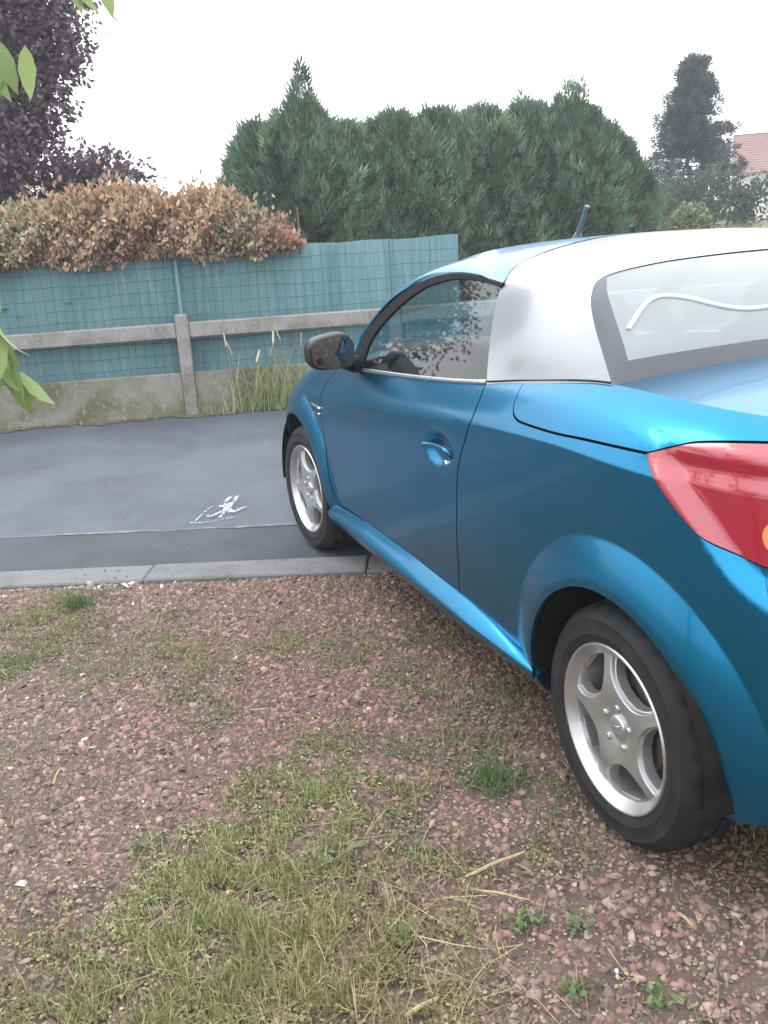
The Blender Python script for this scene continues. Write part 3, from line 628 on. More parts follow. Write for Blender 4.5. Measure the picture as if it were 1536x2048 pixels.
for i, b in enumerate(np.linspace(0, 1, n_)):
    for j in range(2 * n_ - 1):
        a = j / (2 * n_ - 2); Lp = lf[i]; Rp = lf[i] * [1, -1, 1]
        GW2[i, j] = (1 - b) * ft[j] + b * hd[j] + (1 - a) * Lp + a * Rp - ((1 - a) * (1 - b) * ft[0] + a * (1 - b) * ft[-1] + (1 - a) * b * hd[0] + a * b * hd[-1])
skin_obj('windscreen', deck_arr(GW2), WGLASS, car)
MB().grid(np.array([[(x - .02, y, z - .01), (x + .10, y * .98, z - .035)] for x, y, z in ft])).obj('cowl', BLACK, car)
# antenna on the header
an = MB(); an.tube([(1.425, 0, 1.362), (1.410, 0, 1.392)], [.022, .013], 12); an.tube([(1.412, 0, 1.388), (1.382, 0, 1.436), (1.355, 0, 1.478)], [.0095, .0085, .0080], 10); an.tube([(1.356, 0, 1.476), (1.350, 0, 1.486)], [.0095, .0095], 10)
shade_auto(an.obj('antenna', mat('antenna_rubber', (.10, .12, .14), .35), car))
# mirrors
def superell(c, r, e1=.55, e2=.6, n=24, m=32, f=None):
    G = []
    for i in range(n + 1):
        u = -math.pi / 2 + math.pi * i / n; row = []
        for j in range(m):
            v = 2 * math.pi * j / m; sgp = lambda w, e: math.copysign(abs(w) ** e, w)
            q = np.array([r[0] * sgp(math.cos(u), e1) * sgp(math.cos(v), e2), r[1] * sgp(math.cos(u), e1) * sgp(math.sin(v), e2), r[2] * sgp(math.sin(u), e1)]); row.append((f(q) if f else q) + np.array(c))
        row.append(row[0]); G.append(row)
    return np.array(G)
for sg in (1, -1):
    def fm(q):
        q = q.copy(); t = q[1] / .085; q[2] *= 1 - .10 * t; q[2] += -.006 * t
        if q[0] < 0: q[0] *= .35
        else: q[0] *= 1 - .25 * t
        q[1] *= sg; return q
    G = superell((1.735, sg * .875, 1.022), (.105, .087, .064), .62, .62, f=fm); o = MB().grid(G, flip=sg < 0).obj('door_mirror', BLACK, car, True)
    pts = []
    R_ = []
    for k in range(40):
        a = 2 * math.pi * k / 40; c_, s_ = math.cos(a), math.sin(a); y = .0795 * math.copysign(abs(c_) ** .62, c_); z = .0575 * math.copysign(abs(s_) ** .62, s_); z *= 1 - .10 * y / .085
        R_.append((y, z))
    V = [(1.6965, sg * .875, 1.022)] + [(1.6975, sg * (.875 + y), 1.0215 + z) for y, z in R_]
    V = [(x - .10 * (z - 1.022) + .16 * (abs(y) - .875) - .006, y, z) for x, y, z in V]
    F = [(0, 1 + k, 1 + (k + 1) % 40) for k in range(40)]; F = F if sg < 0 else [f[::-1] for f in F]
    mesh('mirror_glass', V, F, MIRG, o)
    cp = MB().grid(superell((1.752, sg * .876, 1.0235), (.092, .0872, .0642), .62, .62, f=fm)[9:], flip=sg < 0).obj('mirror_cap', CAPM, o, True)
    st = MB(); st.tube(catmull([(1.765, sg * .825, .985), (1.785, sg * .78, .965), (1.80, sg * .735, .955)], 5), [.030] * 6 + [.034] * 5, 12); st.obj('mirror_arm', BLACK, o, True)
# fender badge: two thin chrome strips
for sg in (1, -1):
    b = MB(); b.tube([side_pt(s, .735 - (2.27 - s) * .02, .003) * [1, sg, 1] for s in np.linspace(2.29, 2.155, 8)], .0055, 8); b.tube([side_pt(s, .708, .003) * [1, sg, 1] for s in np.linspace(2.235, 2.16, 8)], .0055, 8)
    b.obj('fender_badge', CHROME, car, True)
# lamp internals: round clear insert, body of the lamp seen as ribs
for k, lp in enumerate(lamps):
    sg = 1 if k == 0 else -1
    c = (-.425, .872); q = [(c[0] + .045 * math.cos(a), c[1] + .036 * math.sin(a)) for a in np.linspace(0, 2 * math.pi, 28, endpoint=False)]
    A = skin(q, .012, skirt=.003, off=.007); skin_obj('amber_lens', A if sg > 0 else flipy(A), LAMPC, lp)
# interior
def seat(y):
    s = MB(); s.grid(superell((1.22, y, .45), (.27, .25, .10), .5, .5)); a = s.obj('seat', SEATC, car, True)
    b = MB(); b.grid(superell((.93, y, .78), (.10, .24, .34), .5, .5, f=lambda q: q + np.array([-q[2] * .38, 0, 0]) - np.array([0, q[1] * .25 * max(0, q[2] / .34), 0]))); b.obj('backrest', SEATC, a, True)
    h = MB(); h.grid(superell((.79, y, 1.155), (.05, .13, .075), .6, .6, f=lambda q: q + np.array([-q[2] * .3, 0, 0]))); h.tube([(.83, y - .05, 1.05), (.80, y - .05, 1.12)], .008); h.tube([(.83, y + .05, 1.05), (.80, y + .05, 1.12)], .008); h.obj('headrest', SEATC, a, True)
seat(.36); seat(-.36)
MB().grid(superell((1.92, 0, .80), (.24, .66, .13), .5, .4)).obj('dashboard', mat('dashboard_grey', (.016, .016, .019), .7, spec=.2), car, True)
MB().grid(superell((1.83, .36, .925), (.16, .22, .085), .5, .5)).obj('instrument_binnacle', BLACK, car, True)
sw = MB(); cs = np.array([1.60, .36, .84]); ax = np.array([-.85, 0, .5]); ax /= np.linalg.norm(ax); e1 = np.array([0, 1., 0]); e2 = np.cross(ax, e1)
sw.tube([cs + .185 * (math.cos(a) * e1 + math.sin(a) * e2) for a in np.linspace(0, 2 * math.pi, 41)], .016, 8, False); sw.tube([cs, cs - ax * .22], .03, 10)
for a in (0.1, math.pi - .1, -math.pi / 2): sw.tube([cs, cs + .18 * (math.cos(a) * e1 + math.sin(a) * e2)], .014, 6)
sw.obj('steering_wheel', BLACK, car, True)
MB().box((.45, 0, .86), (.50, 1.2, .04), b=.01).obj('rear_shelf', SEATC, car)
MB().box((1.3, 0, .40), (1.0, .14, .22), b=.02).obj('centre_console', BLACK, car)
# ================================================================== plants
def frames(D, roll=None):
    D = D / (np.linalg.norm(D, axis=1)[:, None] + 1e-9); up = np.where(np.abs(D[:, 2:3]) > .95, np.array([[1., 0, 0]]), np.array([[0, 0, 1.]])); A = np.cross(D, up); A /= np.linalg.norm(A, axis=1)[:, None]; B = np.cross(A, D)
    if roll is not None: c, s = np.cos(roll)[:, None], np.sin(roll)[:, None]; A, B = c * A + s * B, -s * A + c * B
    return D, A, B
def scatter(P, D, S, tmpl, tf, C, roll=None, wid=None):
    """copies of a small leaf template (x along D, y across, z normal) -> verts, faces, colours"""
    D, A, B = frames(D, roll); n, k = len(P), len(tmpl); T = np.asarray(tmpl, float); w = np.ones(n) if wid is None else wid
    V = P[:, None] + S[:, None, None] * (T[None, :, 0:1] * D[:, None] + (w[:, None, None] * T[None, :, 1:2]) * A[:, None] + T[None, :, 2:3] * B[:, None])
    tf = np.asarray(tf); F = (np.arange(n)[:, None, None] * k + tf[None]).reshape(-1, tf.shape[1])
    return V.reshape(-1, 3), F, np.repeat(C, k, axis=0)
LEAF = [(0, 0, 0), (.35, -.26, .05), (.35, .26, .05), (.72, -.18, .02), (.72, .18, .02), (1, 0, -.08)]; LEAF_F = [(0, 1, 2), (1, 3, 2), (3, 4, 2), (3, 5, 4)]
SPRAY = []; SPRAY_F = []
for k_, (dx, dy, ln_, an_) in enumerate([(0, 0, .62, -.5), (.05, 0, .75, .42), (.2, 0, .70, -.22), (.3, 0, .72, .18), (.1, 0, .55, .85), (.05, 0, .5, -.9)]):
    c, s = math.cos(an_), math.sin(an_); b_ = np.array([dx, dy]); d_ = np.array([c, s]); q_ = np.array([-s, c]) * .055; i_ = len(SPRAY)
    for v in (b_, b_ + d_ * ln_ * .5 + q_, b_ + d_ * ln_, b_ + d_ * ln_ * .5 - q_): SPRAY.append((v[0], v[1], .06 * (k_ % 3 - 1)))
    SPRAY_F += [(i_, i_ + 3, i_ + 1), (i_ + 1, i_ + 3, i_ + 2)]
def pick(cols, n, jit=.15):
    c = np.array(cols)[rng.integers(0, len(cols), n)]; return np.clip(c * (1 + jit * rng.standard_normal((n, 1))), .002, 1)
def unit(n):
    v = rng.standard_normal((n, 3)); return v / np.linalg.norm(v, axis=1)[:, None]
M_LEAF = mat('leaf', rough=.55, attr=True, sub=(.30,)); M_NEEDLE = mat('conifer_foliage', rough=.75, attr=True, sub=(.15,)); M_DRY = mat('dry_leaf', rough=.8, attr=True, sub=(.25,))
M_BARK = mat('bark', (.07, .055, .042), .95, var=((.13, .11, .09), 12, .45, .65, (1, 1, .25)), bump=(30, .8, .02))
def limb(mb, a, b, r0, r1, sag=0., n=6, k=7):
    a, b = np.array(a, float), np.array(b, float); t = np.linspace(0, 1, n)[:, None]; P = a + (b - a) * t; L_ = np.linalg.norm(b - a); P[1:-1] += rng.standard_normal((n - 2, 3)) * L_ * .025; P[:, 2] += -sag * 4 * (t * (1 - t))[:, 0]
    if n >= 8: P = catmull(P, 3)
    mb.tube(P, np.linspace(r0, r1, len(P)), k); return P
def crown_points(blobs, n, shell=.45):
    w = np.array([b[3] * b[4] * b[5] for b in blobs]) ** .75; w /= w.sum(); P = []; Dn = []
    for b, c in zip(blobs, (w * n).astype(int)):
        u = unit(c); r = (rng.uniform(shell, 1, c) ** .6); r *= 1 + .16 * np.sin(u[:, 0] * 7 + b[0] * 3) * np.sin(u[:, 2] * 8 + b[1]) + .08 * np.sin(u[:, 1] * 19); R_ = np.array(b[3:6])
        P.append(np.array(b[:3]) + u * r[:, None] * R_); Dn.append(u / R_)
    return np.vstack(P), np.vstack(Dn)
# --- russet hedge behind the screen
bh = setp(empty('beech_hedge', (*fp(.4, .75), 0)), 'clipped hedge of dried russet-brown leaves hanging over the screen', 'hedge'); L0 = np.array(bh.location)
n = 34000; t = rng.uniform(-1.42, 4.0, n); o_ = rng.uniform(.04, 1.1, n) ** 1.0
ztop = 1.76 + .015 * np.sin(t * 3.1) + .02 * np.sin(t * 7.7 + 1) + .02 * np.sin(t * 19) + .06 * np.exp(-((t - .15) / .3) ** 2) - .45 * np.clip((-.75 - t) / .65, 0, 1) ** 1.3 - .07 * np.clip((t - .45) * 2, 0, 1)
sel = rng.uniform(0, 1, n); vv = rng.uniform(0, 1, n) ** .85; z = 1.30 + (ztop - 1.30) * vv + np.where(vv > .93, rng.exponential(.035, n), 0)
o_ = .05 + rng.exponential(.11, n) + .22 * np.clip((vv - .45) / .55, 0, 1) ** 2 + .04 * np.sin(t * 9 + z * 11) + .04 * np.sin(t * 23 + z * 17); o_ = np.where(vv > .8, np.where(sel < .4, rng.uniform(.1, .9, n), o_), o_); z = np.where(vv < .1, z - .06 * rng.uniform(0, 1, n) * (np.sin(t * 6) + .6 * np.sin(t * 17) > -.3), z)
P = np.stack([fq[0] + ft_[0] * t + fn_[0] * o_, fq[1] + ft_[1] * t + fn_[1] * o_, z], -1) - L0
D = unit(n) * .65 + np.array([-.55, .1, -.75]); up_ = (z > ztop - rng.uniform(.0, .26, n)); D[up_] = unit(up_.sum()) * .6 + np.array([-.2, 0, .7])
kn = .5 + .5 * np.sin(t * 2.2 + 1.0) * np.cos(z * 5 + t * 3.3)
Cb = pick([(.37, .235, .145), (.44, .30, .20), (.30, .185, .12), (.48, .36, .25)], n); Cr = pick([(.32, .185, .135), (.38, .235, .18), (.26, .155, .12)], n); Cg = pick([(.17, .19, .095), (.30, .28, .17), (.36, .32, .21)], n)
C = np.where((kn > .62)[:, None], Cr, Cb); gm = (rng.uniform(0, 1, n) < np.clip(.16 + .75 * np.exp(-((t - 1.05) / .35) ** 2) + .55 * np.exp(-((t + .95) / .16) ** 2), 0, .8)); C = np.where(gm[:, None], Cg, C)
V, F, C = scatter(P, D, rng.uniform(.036, .070, n), LEAF, LEAF_F, C, rng.uniform(0, 6.3, n)); mesh('foliage', V, F, M_DRY, bh, cols=C)['kind'] = 'stuff'
mb = MB()
for t_ in np.arange(-1.3, 5.5, .22):
    a = np.array([*fp(t_, random.uniform(.45, .8)), 0]) - L0; limb(mb, a, a + [random.uniform(-.15, .15), random.uniform(-.15, .15), random.uniform(1.35, 1.7)], .022, .006)
mb.obj('stems', M_BARK, bh, True)
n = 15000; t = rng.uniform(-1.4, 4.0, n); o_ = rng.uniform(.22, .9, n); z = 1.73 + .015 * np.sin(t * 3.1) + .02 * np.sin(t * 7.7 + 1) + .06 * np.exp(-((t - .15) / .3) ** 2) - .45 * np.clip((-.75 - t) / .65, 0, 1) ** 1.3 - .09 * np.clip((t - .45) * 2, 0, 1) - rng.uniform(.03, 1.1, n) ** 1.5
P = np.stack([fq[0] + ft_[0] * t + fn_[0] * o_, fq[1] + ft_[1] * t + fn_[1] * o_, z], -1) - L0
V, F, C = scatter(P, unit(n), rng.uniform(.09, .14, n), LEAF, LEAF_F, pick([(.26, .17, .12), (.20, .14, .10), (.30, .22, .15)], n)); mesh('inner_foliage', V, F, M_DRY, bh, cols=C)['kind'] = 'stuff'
# --- broadleaf tree builder
def broad_tree(name, base, blobs, nleaf, size, cols, label, trunk_r=.11, shell=.35, group=None):
    base = np.array(base, float); T = setp(empty(name, tuple(base)), label, 'tree', group); mb = MB(); c0 = np.mean([b[:3] for b in blobs], 0)
    fork = base + (c0 - base) * [.25, .25, .5]; limb(mb, [0, 0, -.03], fork - base, trunk_r, trunk_r * .7, n=7, k=10)
    for b in blobs:
        tip = np.array(b[:3]) - base; P = limb(mb, fork - base, tip, trunk_r * .5, trunk_r * .16)
        for q in range(5): u = unit(1)[0]; limb(mb, P[-2], tip + u * np.array(b[3:6]) * .85, trunk_r * .15, .006, n=5, k=5)
    mb.obj('trunk', M_BARK, T, True)
    P, Dn = crown_points(blobs, nleaf, shell); n = len(P); D = unit(n) * .8 + Dn / np.linalg.norm(Dn, axis=1)[:, None] * .5 + np.array([0, 0, -.35])
    V, F, C = scatter(P - base, D, rng.uniform(.7, 1.25, n) * size, LEAF, LEAF_F, pick(cols, n, .2), rng.uniform(0, 6.3, n)); mesh('crown', V, F, M_LEAF, T, cols=C)['kind'] = 'stuff'
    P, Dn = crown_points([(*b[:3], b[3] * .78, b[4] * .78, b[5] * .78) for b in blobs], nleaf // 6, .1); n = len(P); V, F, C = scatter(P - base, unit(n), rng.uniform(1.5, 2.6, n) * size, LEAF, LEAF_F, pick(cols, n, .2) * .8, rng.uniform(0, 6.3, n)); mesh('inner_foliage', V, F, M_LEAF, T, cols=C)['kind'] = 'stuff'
    return T
PURP = [(.122, .078, .108), (.096, .062, .086), (.156, .104, .136), (.108, .078, .096)]
broad_tree('purple_plum_tree', (10.6, 2.9, -.04), [(10.1, 2.2, 3.2, .9, .95, .9), (10.2, 1.75, 3.8, .8, .85, .6), (10.3, 3.4, 3.4, 1.2, 1.3, 1.1), (10.0, 1.9, 2.35, .8, .8, .55), (9.95, .88, 2.04, .6, .70, .42), (10.5, 2.8, 4.5, 1.1, 1.3, .9), (10.0, 3.0, 2.1, .9, 1.0, .6), (9.9, 1.15, 3.45, .5, .55, .5), (10.1, 1.1, 4.1, .6, .6, .55), (9.9, 1.45, 2.85, .5, .55, .5), (10.0, 2.3, 1.75, .7, 1.1, .5)], 50000, .068, PURP, 'tall dark purple-leaved plum tree rising behind the russet hedge', .12, .2)
# --- conifer row
GRN = [(.085, .125, .100), (.105, .152, .112), (.065, .098, .084), (.130, .182, .122), (.092, .130, .108), (.075, .112, .095)]
GRN = [(1.12 * c[0], 1.24 * c[1], 1.10 * c[2]) for c in GRN]
def conifer(pos, H, R, label, nsp=12500, z0=.1, cols=GRN, size=.112, pw=4.2, group='conifers in the row behind the fence'):
    T = setp(empty('leyland_conifer', (pos[0], pos[1], -.04)), label, 'tree', group); mb = MB(); limb(mb, (0, 0, 0), (0, 0, H * .93), .06, .008, n=6, k=8); mb.obj('trunk', M_BARK, T, True)
    h = rng.uniform(z0 / H, 1, nsp) ** .85; ph = rng.uniform(0, 2 * math.pi, nsp); s0 = random.uniform(0, 6)
    lob = 1 + .16 * np.sin(ph * 3 + s0 + h * 4) + .12 * np.sin(ph * 7 + h * 17 + s0) + .08 * np.sin(ph * 13 - h * 31)
    rr = R * np.clip(1 - h ** pw, .0, 1) ** .8 * lob + .03; r = rr * rng.uniform(.55, 1, nsp) ** .5
    P = np.stack([r * np.cos(ph), r * np.sin(ph), h * H], -1); D = np.stack([np.cos(ph) * .65, np.sin(ph) * .65, np.full(nsp, 1.0)], -1) + unit(nsp) * .5
    tcam = np.array([-1.74 - pos[0], 1.98 - pos[1]]); tcam /= np.linalg.norm(tcam); kf = (np.cos(ph) * tcam[0] + np.sin(ph) * tcam[1] > -.35) | (h > .8); P, D = P[kf], D[kf]; nsp = len(P)
    nl = 9; la = rng.uniform(0, 6.3, nl); lr = R * rng.uniform(.1, .72, nl); lt = H * (1 - .30 * (lr / R) ** 2) + rng.uniform(-.05, .20, nl); m_ = 80
    if 'tall' in label: lr[0], lt[0] = .05, H + (.42 if 'ragged' in label else .26); lr[1], lt[1] = .16, H + .2; lr[2], lt[2] = .2, H + .14
    for q in range(nl):
        hz = rng.uniform(-.55, 0, m_); w_ = .015 - hz * .20; pa = rng.uniform(0, 6.3, m_); P = np.vstack([P, np.stack([lr[q] * math.cos(la[q]) + w_ * np.cos(pa), lr[q] * math.sin(la[q]) + w_ * np.sin(pa), lt[q] + hz], -1)]); D = np.vstack([D, np.stack([np.cos(pa) * .5, np.sin(pa) * .5, np.full(m_, 1.)], -1) + unit(m_) * .25])
    nsp = len(P); C = pick(cols, nsp, .18); C *= (1 + .28 * np.sin(P[:, 2] * 4.1 + s0 * 3 + P[:, 1] * 5) * np.sin(P[:, 1] * 6.3 + s0))[:, None]; br_ = rng.uniform(0, 1, nsp) < .03; C[br_] = C[br_] * [1.5, .95, .7]
    V, F, C = scatter(P, D, rng.lognormal(-.05, .42, nsp).clip(.4, 2.1) * size, SPRAY, SPRAY_F, C, rng.uniform(0, 6.3, nsp)); mesh('crown', V, F, M_NEEDLE, T, cols=C)['kind'] = 'stuff'
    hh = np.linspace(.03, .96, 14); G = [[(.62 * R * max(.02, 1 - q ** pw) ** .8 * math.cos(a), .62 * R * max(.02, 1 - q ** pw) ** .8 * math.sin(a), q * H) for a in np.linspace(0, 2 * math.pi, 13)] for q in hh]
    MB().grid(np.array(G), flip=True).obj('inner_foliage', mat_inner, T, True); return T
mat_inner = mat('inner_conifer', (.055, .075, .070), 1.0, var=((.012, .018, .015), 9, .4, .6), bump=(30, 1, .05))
ROW = [((9.55, -1.0), 2.52, .56, 'slim conifer at the left end of the row, above the russet hedge'), ((9.26, -1.42), 2.70, .72, 'tallest conifer near the left end of the row, with a ragged spire'), ((9.45, -1.95), 2.50, .74, 'low-topped conifer right of the ragged spire'), ((9.36, -2.55), 2.58, .80, 'rounded pale green conifer in the left middle of the row'), ((9.45, -3.12), 2.60, .78, 'conifer in the very middle of the row, above the end of the screen'), ((9.40, -3.72), 2.62, .74, 'pointed conifer right of the middle of the row'), ((9.45, -4.36), 2.66, .80, 'conifer with a notched top left of the broad right-hand one'), ((9.28, -4.86), 2.66, .84, 'broad tall pale conifer near the right end of the row'), ((9.15, -5.34), 2.26, .54, 'shorter sloping conifer at the right end of the row')]
for p_, H, R, lb in ROW: conifer(p_, H, R, lb)
# --- spruce far right
sp_ = setp(empty('spruce_tree', (18.7, -14.1, -.04)), 'dark blue-green spruce with open lower branches standing alone on the right', 'tree'); mb = MB(); limb(mb, (0, 0, 0), (0, 0, 4.55), .10, .012, n=8, k=8); P, D = [], []
for q in np.arange(1.05, 4.6, .10):
    f_ = (4.75 - q) / 3.7; Lb = .12 + 1.55 * min(1, f_ ** .95) * (1.0 if q > 2.4 else .95); nb_ = 9 if q > 2.5 else 5
    for k_ in range(nb_):
        a = random.uniform(0, 2 * math.pi); l_ = Lb * random.uniform(.6, 1.08); tip = np.array([l_ * math.cos(a), l_ * math.sin(a), q + .10 * l_ * random.uniform(-.8, 1.3)]); limb(mb, (0, 0, q), tip, .016, .004, n=4, k=4)
        m_ = int((26 if q > 2.5 else 15) * l_) + 6; tt = rng.uniform(.15, 1.03, m_)[:, None]; P.append(np.array([0, 0, q]) + (tip - [0, 0, q]) * tt + rng.standard_normal((m_, 3)) * [.07, .07, .05]); D.append(np.tile(tip - [0, 0, q - .1], (m_, 1)) + unit(m_) * .5 * l_ + [0, 0, .15])
P, D = np.vstack(P), np.vstack(D); n = len(P); mb.obj('trunk', M_BARK, sp_, True)
V, F, C = scatter(P, D, rng.uniform(.13, .24, n), SPRAY, SPRAY_F, pick([(.070, .088, .092), (.088, .108, .112), (.055, .070, .076)], n, .18), rng.uniform(0, 6.3, n), np.full(n, 1.5)); mesh('crown', V, F, M_NEEDLE, sp_, cols=C)['kind'] = 'stuff'
# --- bushes beyond
def bush(name, base, blobs, nleaf, size, cols, label, shell=.5):
    base = np.array(base, float); T = setp(empty(name, tuple(base)), label, 'bush'); mb = MB()
    for b in blobs: limb(mb, (0, 0, 0), np.array(b[:3]) - base, .02, .006, n=4, k=5)
    mb.obj('stems', M_BARK, T, True); P, Dn = crown_points(blobs, nleaf, shell); k = P[:, 2] > base[2]; P, Dn = P[k], Dn[k]; n = len(P)
    V, F, C = scatter(P - base, unit(n) * .7 + Dn / np.linalg.norm(Dn, axis=1)[:, None] + [0, 0, .3], rng.uniform(.7, 1.3, n) * size, LEAF, LEAF_F, pick(cols, n, .2), rng.uniform(0, 6.3, n)); mesh('crown', V, F, M_LEAF, T, cols=C)['kind'] = 'stuff'; return T
DKG = [(.060, .085, .066), (.078, .105, .075), (.048, .068, .056)]
bush('round_bush', (17.0, -13.1, -.04), [(17.3, -12.6, .95, .8, .8, .95), (16.9, -13.3, 1.05, .85, .85, 1.0)], 6500, .10, DKG, 'dark rounded bush below the spruce')
bush('clipped_bush', (16.1, -14.6, -.04), [(16.2, -14.3, 1.0, .8, .8, .92), (15.9, -15.4, 1.0, .9, .9, .95), (15.5, -16.4, 1.0, .9, .9, .95)], 8000, .10, DKG, 'long dark hedge bush at the right edge below the red roof')
PALE = [(.20, .22, .13), (.15, .175, .09), (.27, .27, .17), (.11, .14, .075)]
bush('pale_shrub', (10.05, -7.3, -.04), [(10.05, -7.3, .85, .36, .36, .55)], 3200, .06, PALE, 'pale silvery green rounded shrub in front of the dark bush')
bush('cream_shrub', (10.25, -6.85, -.04), [(10.3, -6.8, .75, .22, .22, .62)], 1800, .055, [(.28, .26, .17), (.17, .18, .10), (.34, .31, .21)], 'narrow cream-flowered shrub beside the end of the conifers')
# --- house
hs_ = setp(empty('house', (43.9, -37.0, -.045)), 'distant house with a red tiled roof at the right edge', 'house'); hx = np.array([-.65, -.76]); hy = np.array([.76, -.65])
W3 = lambda a, b, z: (hx[0] * a + hy[0] * b, hx[1] * a + hy[1] * b, z)
M_ROOF = mat('red_tiles', (.19, .095, .088), .85, var=((.14, .075, .072), 3, .4, .65), bump=(8, .6, .05)); M_REN = mat('render_wall', (.62, .58, .52), .9, var=((.5, .47, .42), 2, .4, .7))
MB().add([W3(0, 0, 0), W3(11, 0, 0), W3(11, 8, 0), W3(0, 8, 0), W3(0, 0, 2.75), W3(11, 0, 2.75), W3(11, 8, 2.75), W3(0, 8, 2.75), W3(0, 4, 4.7), W3(11, 4, 4.7)], [(0, 1, 5, 4), (1, 2, 6, 9, 5), (2, 3, 7, 6), (3, 0, 4, 8, 7)]).obj('wall', M_REN, hs_)
rf = MB()
for k_ in range(16):
    u0, u1 = k_ / 16, (k_ + 1) / 16 + .02
    for side_ in (0, 1):
        b0, b1 = (-.35 + 4.35 * u0, -.35 + 4.35 * u1) if side_ == 0 else (8.35 - 4.35 * u0, 8.35 - 4.35 * u1); z0, z1 = 2.62 + 2.2 * u0 + .05, 2.62 + 2.2 * u1
        f = [(0, 1, 2, 3), (0, 4, 5, 1), (4, 7, 6, 5), (0, 3, 7, 4), (1, 5, 6, 2)]; rf.add([W3(-.3, b0, z0), W3(11.3, b0, z0), W3(11.3, b1, z1), W3(-.3, b1, z1), W3(-.3, b0, z0 - .06), W3(11.3, b0, z0 - .06), W3(11.3, b1, z1 - .06), W3(-.3, b1, z1 - .06)], f if side_ == 0 else [x[::-1] for x in f])
ro = rf.obj('roof', M_ROOF, hs_); MB().box(W3(8.5, 4.6, 4.9), (.6, .6, 1.1)).obj('chimney', mat('chimney_brick', (.25, .12, .09), .9), ro)
for a in (2.2, 5.2, 8.2):
    w_ = MB().box(W3(a, -.02, 1.5), (.1, 1.1, 1.2), np.array([[-hy[0], hx[0], 0], [-hy[1], hx[1], 0], [0, 0, 1]])).obj('window', mat('house_window_frame', (.7, .7, .68), .6), hs_); MB().box(W3(a, -.09, 1.5), (.03, .95, 1.05), np.array([[-hy[0], hx[0], 0], [-hy[1], hx[1], 0], [0, 0, 1]])).obj('pane', mat('house_pane', (.05, .06, .07), .1), w_)
# ------------------------------------------------------------------ grass
BLADE = [(0, -.5, 0), (0, .5, 0), (.5, -.42, .05), (.5, .42, .05), (.85, -.2, -.06), (.85, .2, -.06), (1, 0, -.16)]; BLADE_F = [(0, 2, 1), (1, 2, 3), (2, 4, 3), (3, 4, 5), (4, 6, 5)]
M_GRASS = mat('grass_blade', rough=.6, attr=True, sub=(.3,))
def blades(P, Lm, wd, cols, lean=.5, jl=.35, arch=1.):
    n = len(P); az = rng.uniform(0, 2 * math.pi, n); le = np.abs(rng.normal(0, lean, n)); D = np.stack([np.cos(az) * le, np.sin(az) * le, np.ones(n)], -1); S = np.maximum(.2 * Lm, rng.normal(1, jl, n) * Lm)
    T = np.array(BLADE) * [1, 1, arch]; return scatter(P, D, S, T, BLADE_F, pick(cols, n, .2), rng.uniform(0, 6.3, n), wid=wd / S)
def merge(parts):
    V, F, C, n = [], [], [], 0
    for v, f, c in parts: V.append(v); F.append(f + n); C.append(c); n += len(v)
    return np.vstack(V), np.vstack(F), np.vstack(C)
STRAW = [(.36, .29, .16), (.28, .23, .12), (.44, .37, .22), (.22, .20, .09)]; OLV = [(.175, .185, .085), (.215, .215, .105), (.14, .155, .072), (.25, .24, .13)]; LIME = [(.36, .37, .17), (.31, .33, .145), (.41, .41, .21), (.26, .285, .12)]; VIV = [(.10, .165, .055), (.125, .19, .068), (.085, .14, .05)]
# tall dry grass against the plinth
tg = []
for t0, sd_, n, Lm in ((-1.17, .15, 260, .31), (-.90, .10, 110, .27), (-.66, .10, 40, .16), (-1.6, .3, 200, .3), (.3, 1.2, 70, .045), (1.5, .6, 40, .06)):
    t = rng.normal(t0, sd_, n); o_ = -np.abs(rng.normal(.05, .04, n)); P = np.stack([fq[0] + ft_[0] * t + fn_[0] * o_, fq[1] + ft_[1] * t + fn_[1] * o_, np.zeros(n)], -1)
    tg.append(blades(P, Lm, .0055, [(.38, .40, .21), (.30, .35, .16), (.23, .29, .115), (.44, .43, .26), (.19, .25, .10)], .34, .4, 1.6))
V, F, C = merge(tg); setp(mesh('verge_grass', V, F, M_GRASS, cols=C), 'dry grass growing along the foot of the concrete fence', 'grass', kind='stuff')
# seed heads: countable tall stalks
SH = MB(); SH.tube([(0, 0, 0), (.01, 0, .25), (.03, .005, .48), (.06, .01, .60)], [.0022, .0018, .0014, .001], 4); stalk_v = (np.vstack(SH.V), list(SH.F)); HD = MB()
for k_ in range(9):
    q = k_ / 8; HD.add(np.array([(.05 + .035 * q, .01, .57 + .11 * q), (.05 + .035 * q + .012, .004, .57 + .11 * q + .03), (.05 + .035 * q + .016, .018, .57 + .11 * q + .028), (.05 + .035 * q, .022, .57 + .11 * q + .03)]), [(0, 1, 2), (0, 2, 3), (0, 3, 1)])
M_STRAW = mat('straw', (.40, .33, .19), .8, var=((.28, .23, .12), 60, .4, .6)); st0 = None; sts = []
for k_, (t, h) in enumerate([(-.74, .95), (-.80, .85), (-1.02, .8), (-1.10, .95), (-1.22, 1.0), (-1.30, .9), (-.92, .7)]):
    T = setp(empty('grass_stalk', (*fp(t, -.07 - .03 * (k_ % 3)), 0), rz=k_ * 1.9), ['leftmost', 'second from left', 'third from left', 'fourth from left', 'second from right', 'rightmost', 'shortest'][[0, 1, 3, 4, 5, 6, 2].index(k_) if False else [0, 1, 2, 3, 4, 5, 6][k_]] + ' seeding grass stalk against the netting left of the car', 'grass stalk', 'seeding grass stalks by the fence')
    T.scale = (1, 1, h)
    if not sts: sts = [mesh('stem', stalk_v[0], stalk_v[1], M_STRAW, T), HD.obj('seed_head', mat('seed_head', (.46, .43, .30), .8), T)]
    else:
        for o in sts: link(o.copy(), T)
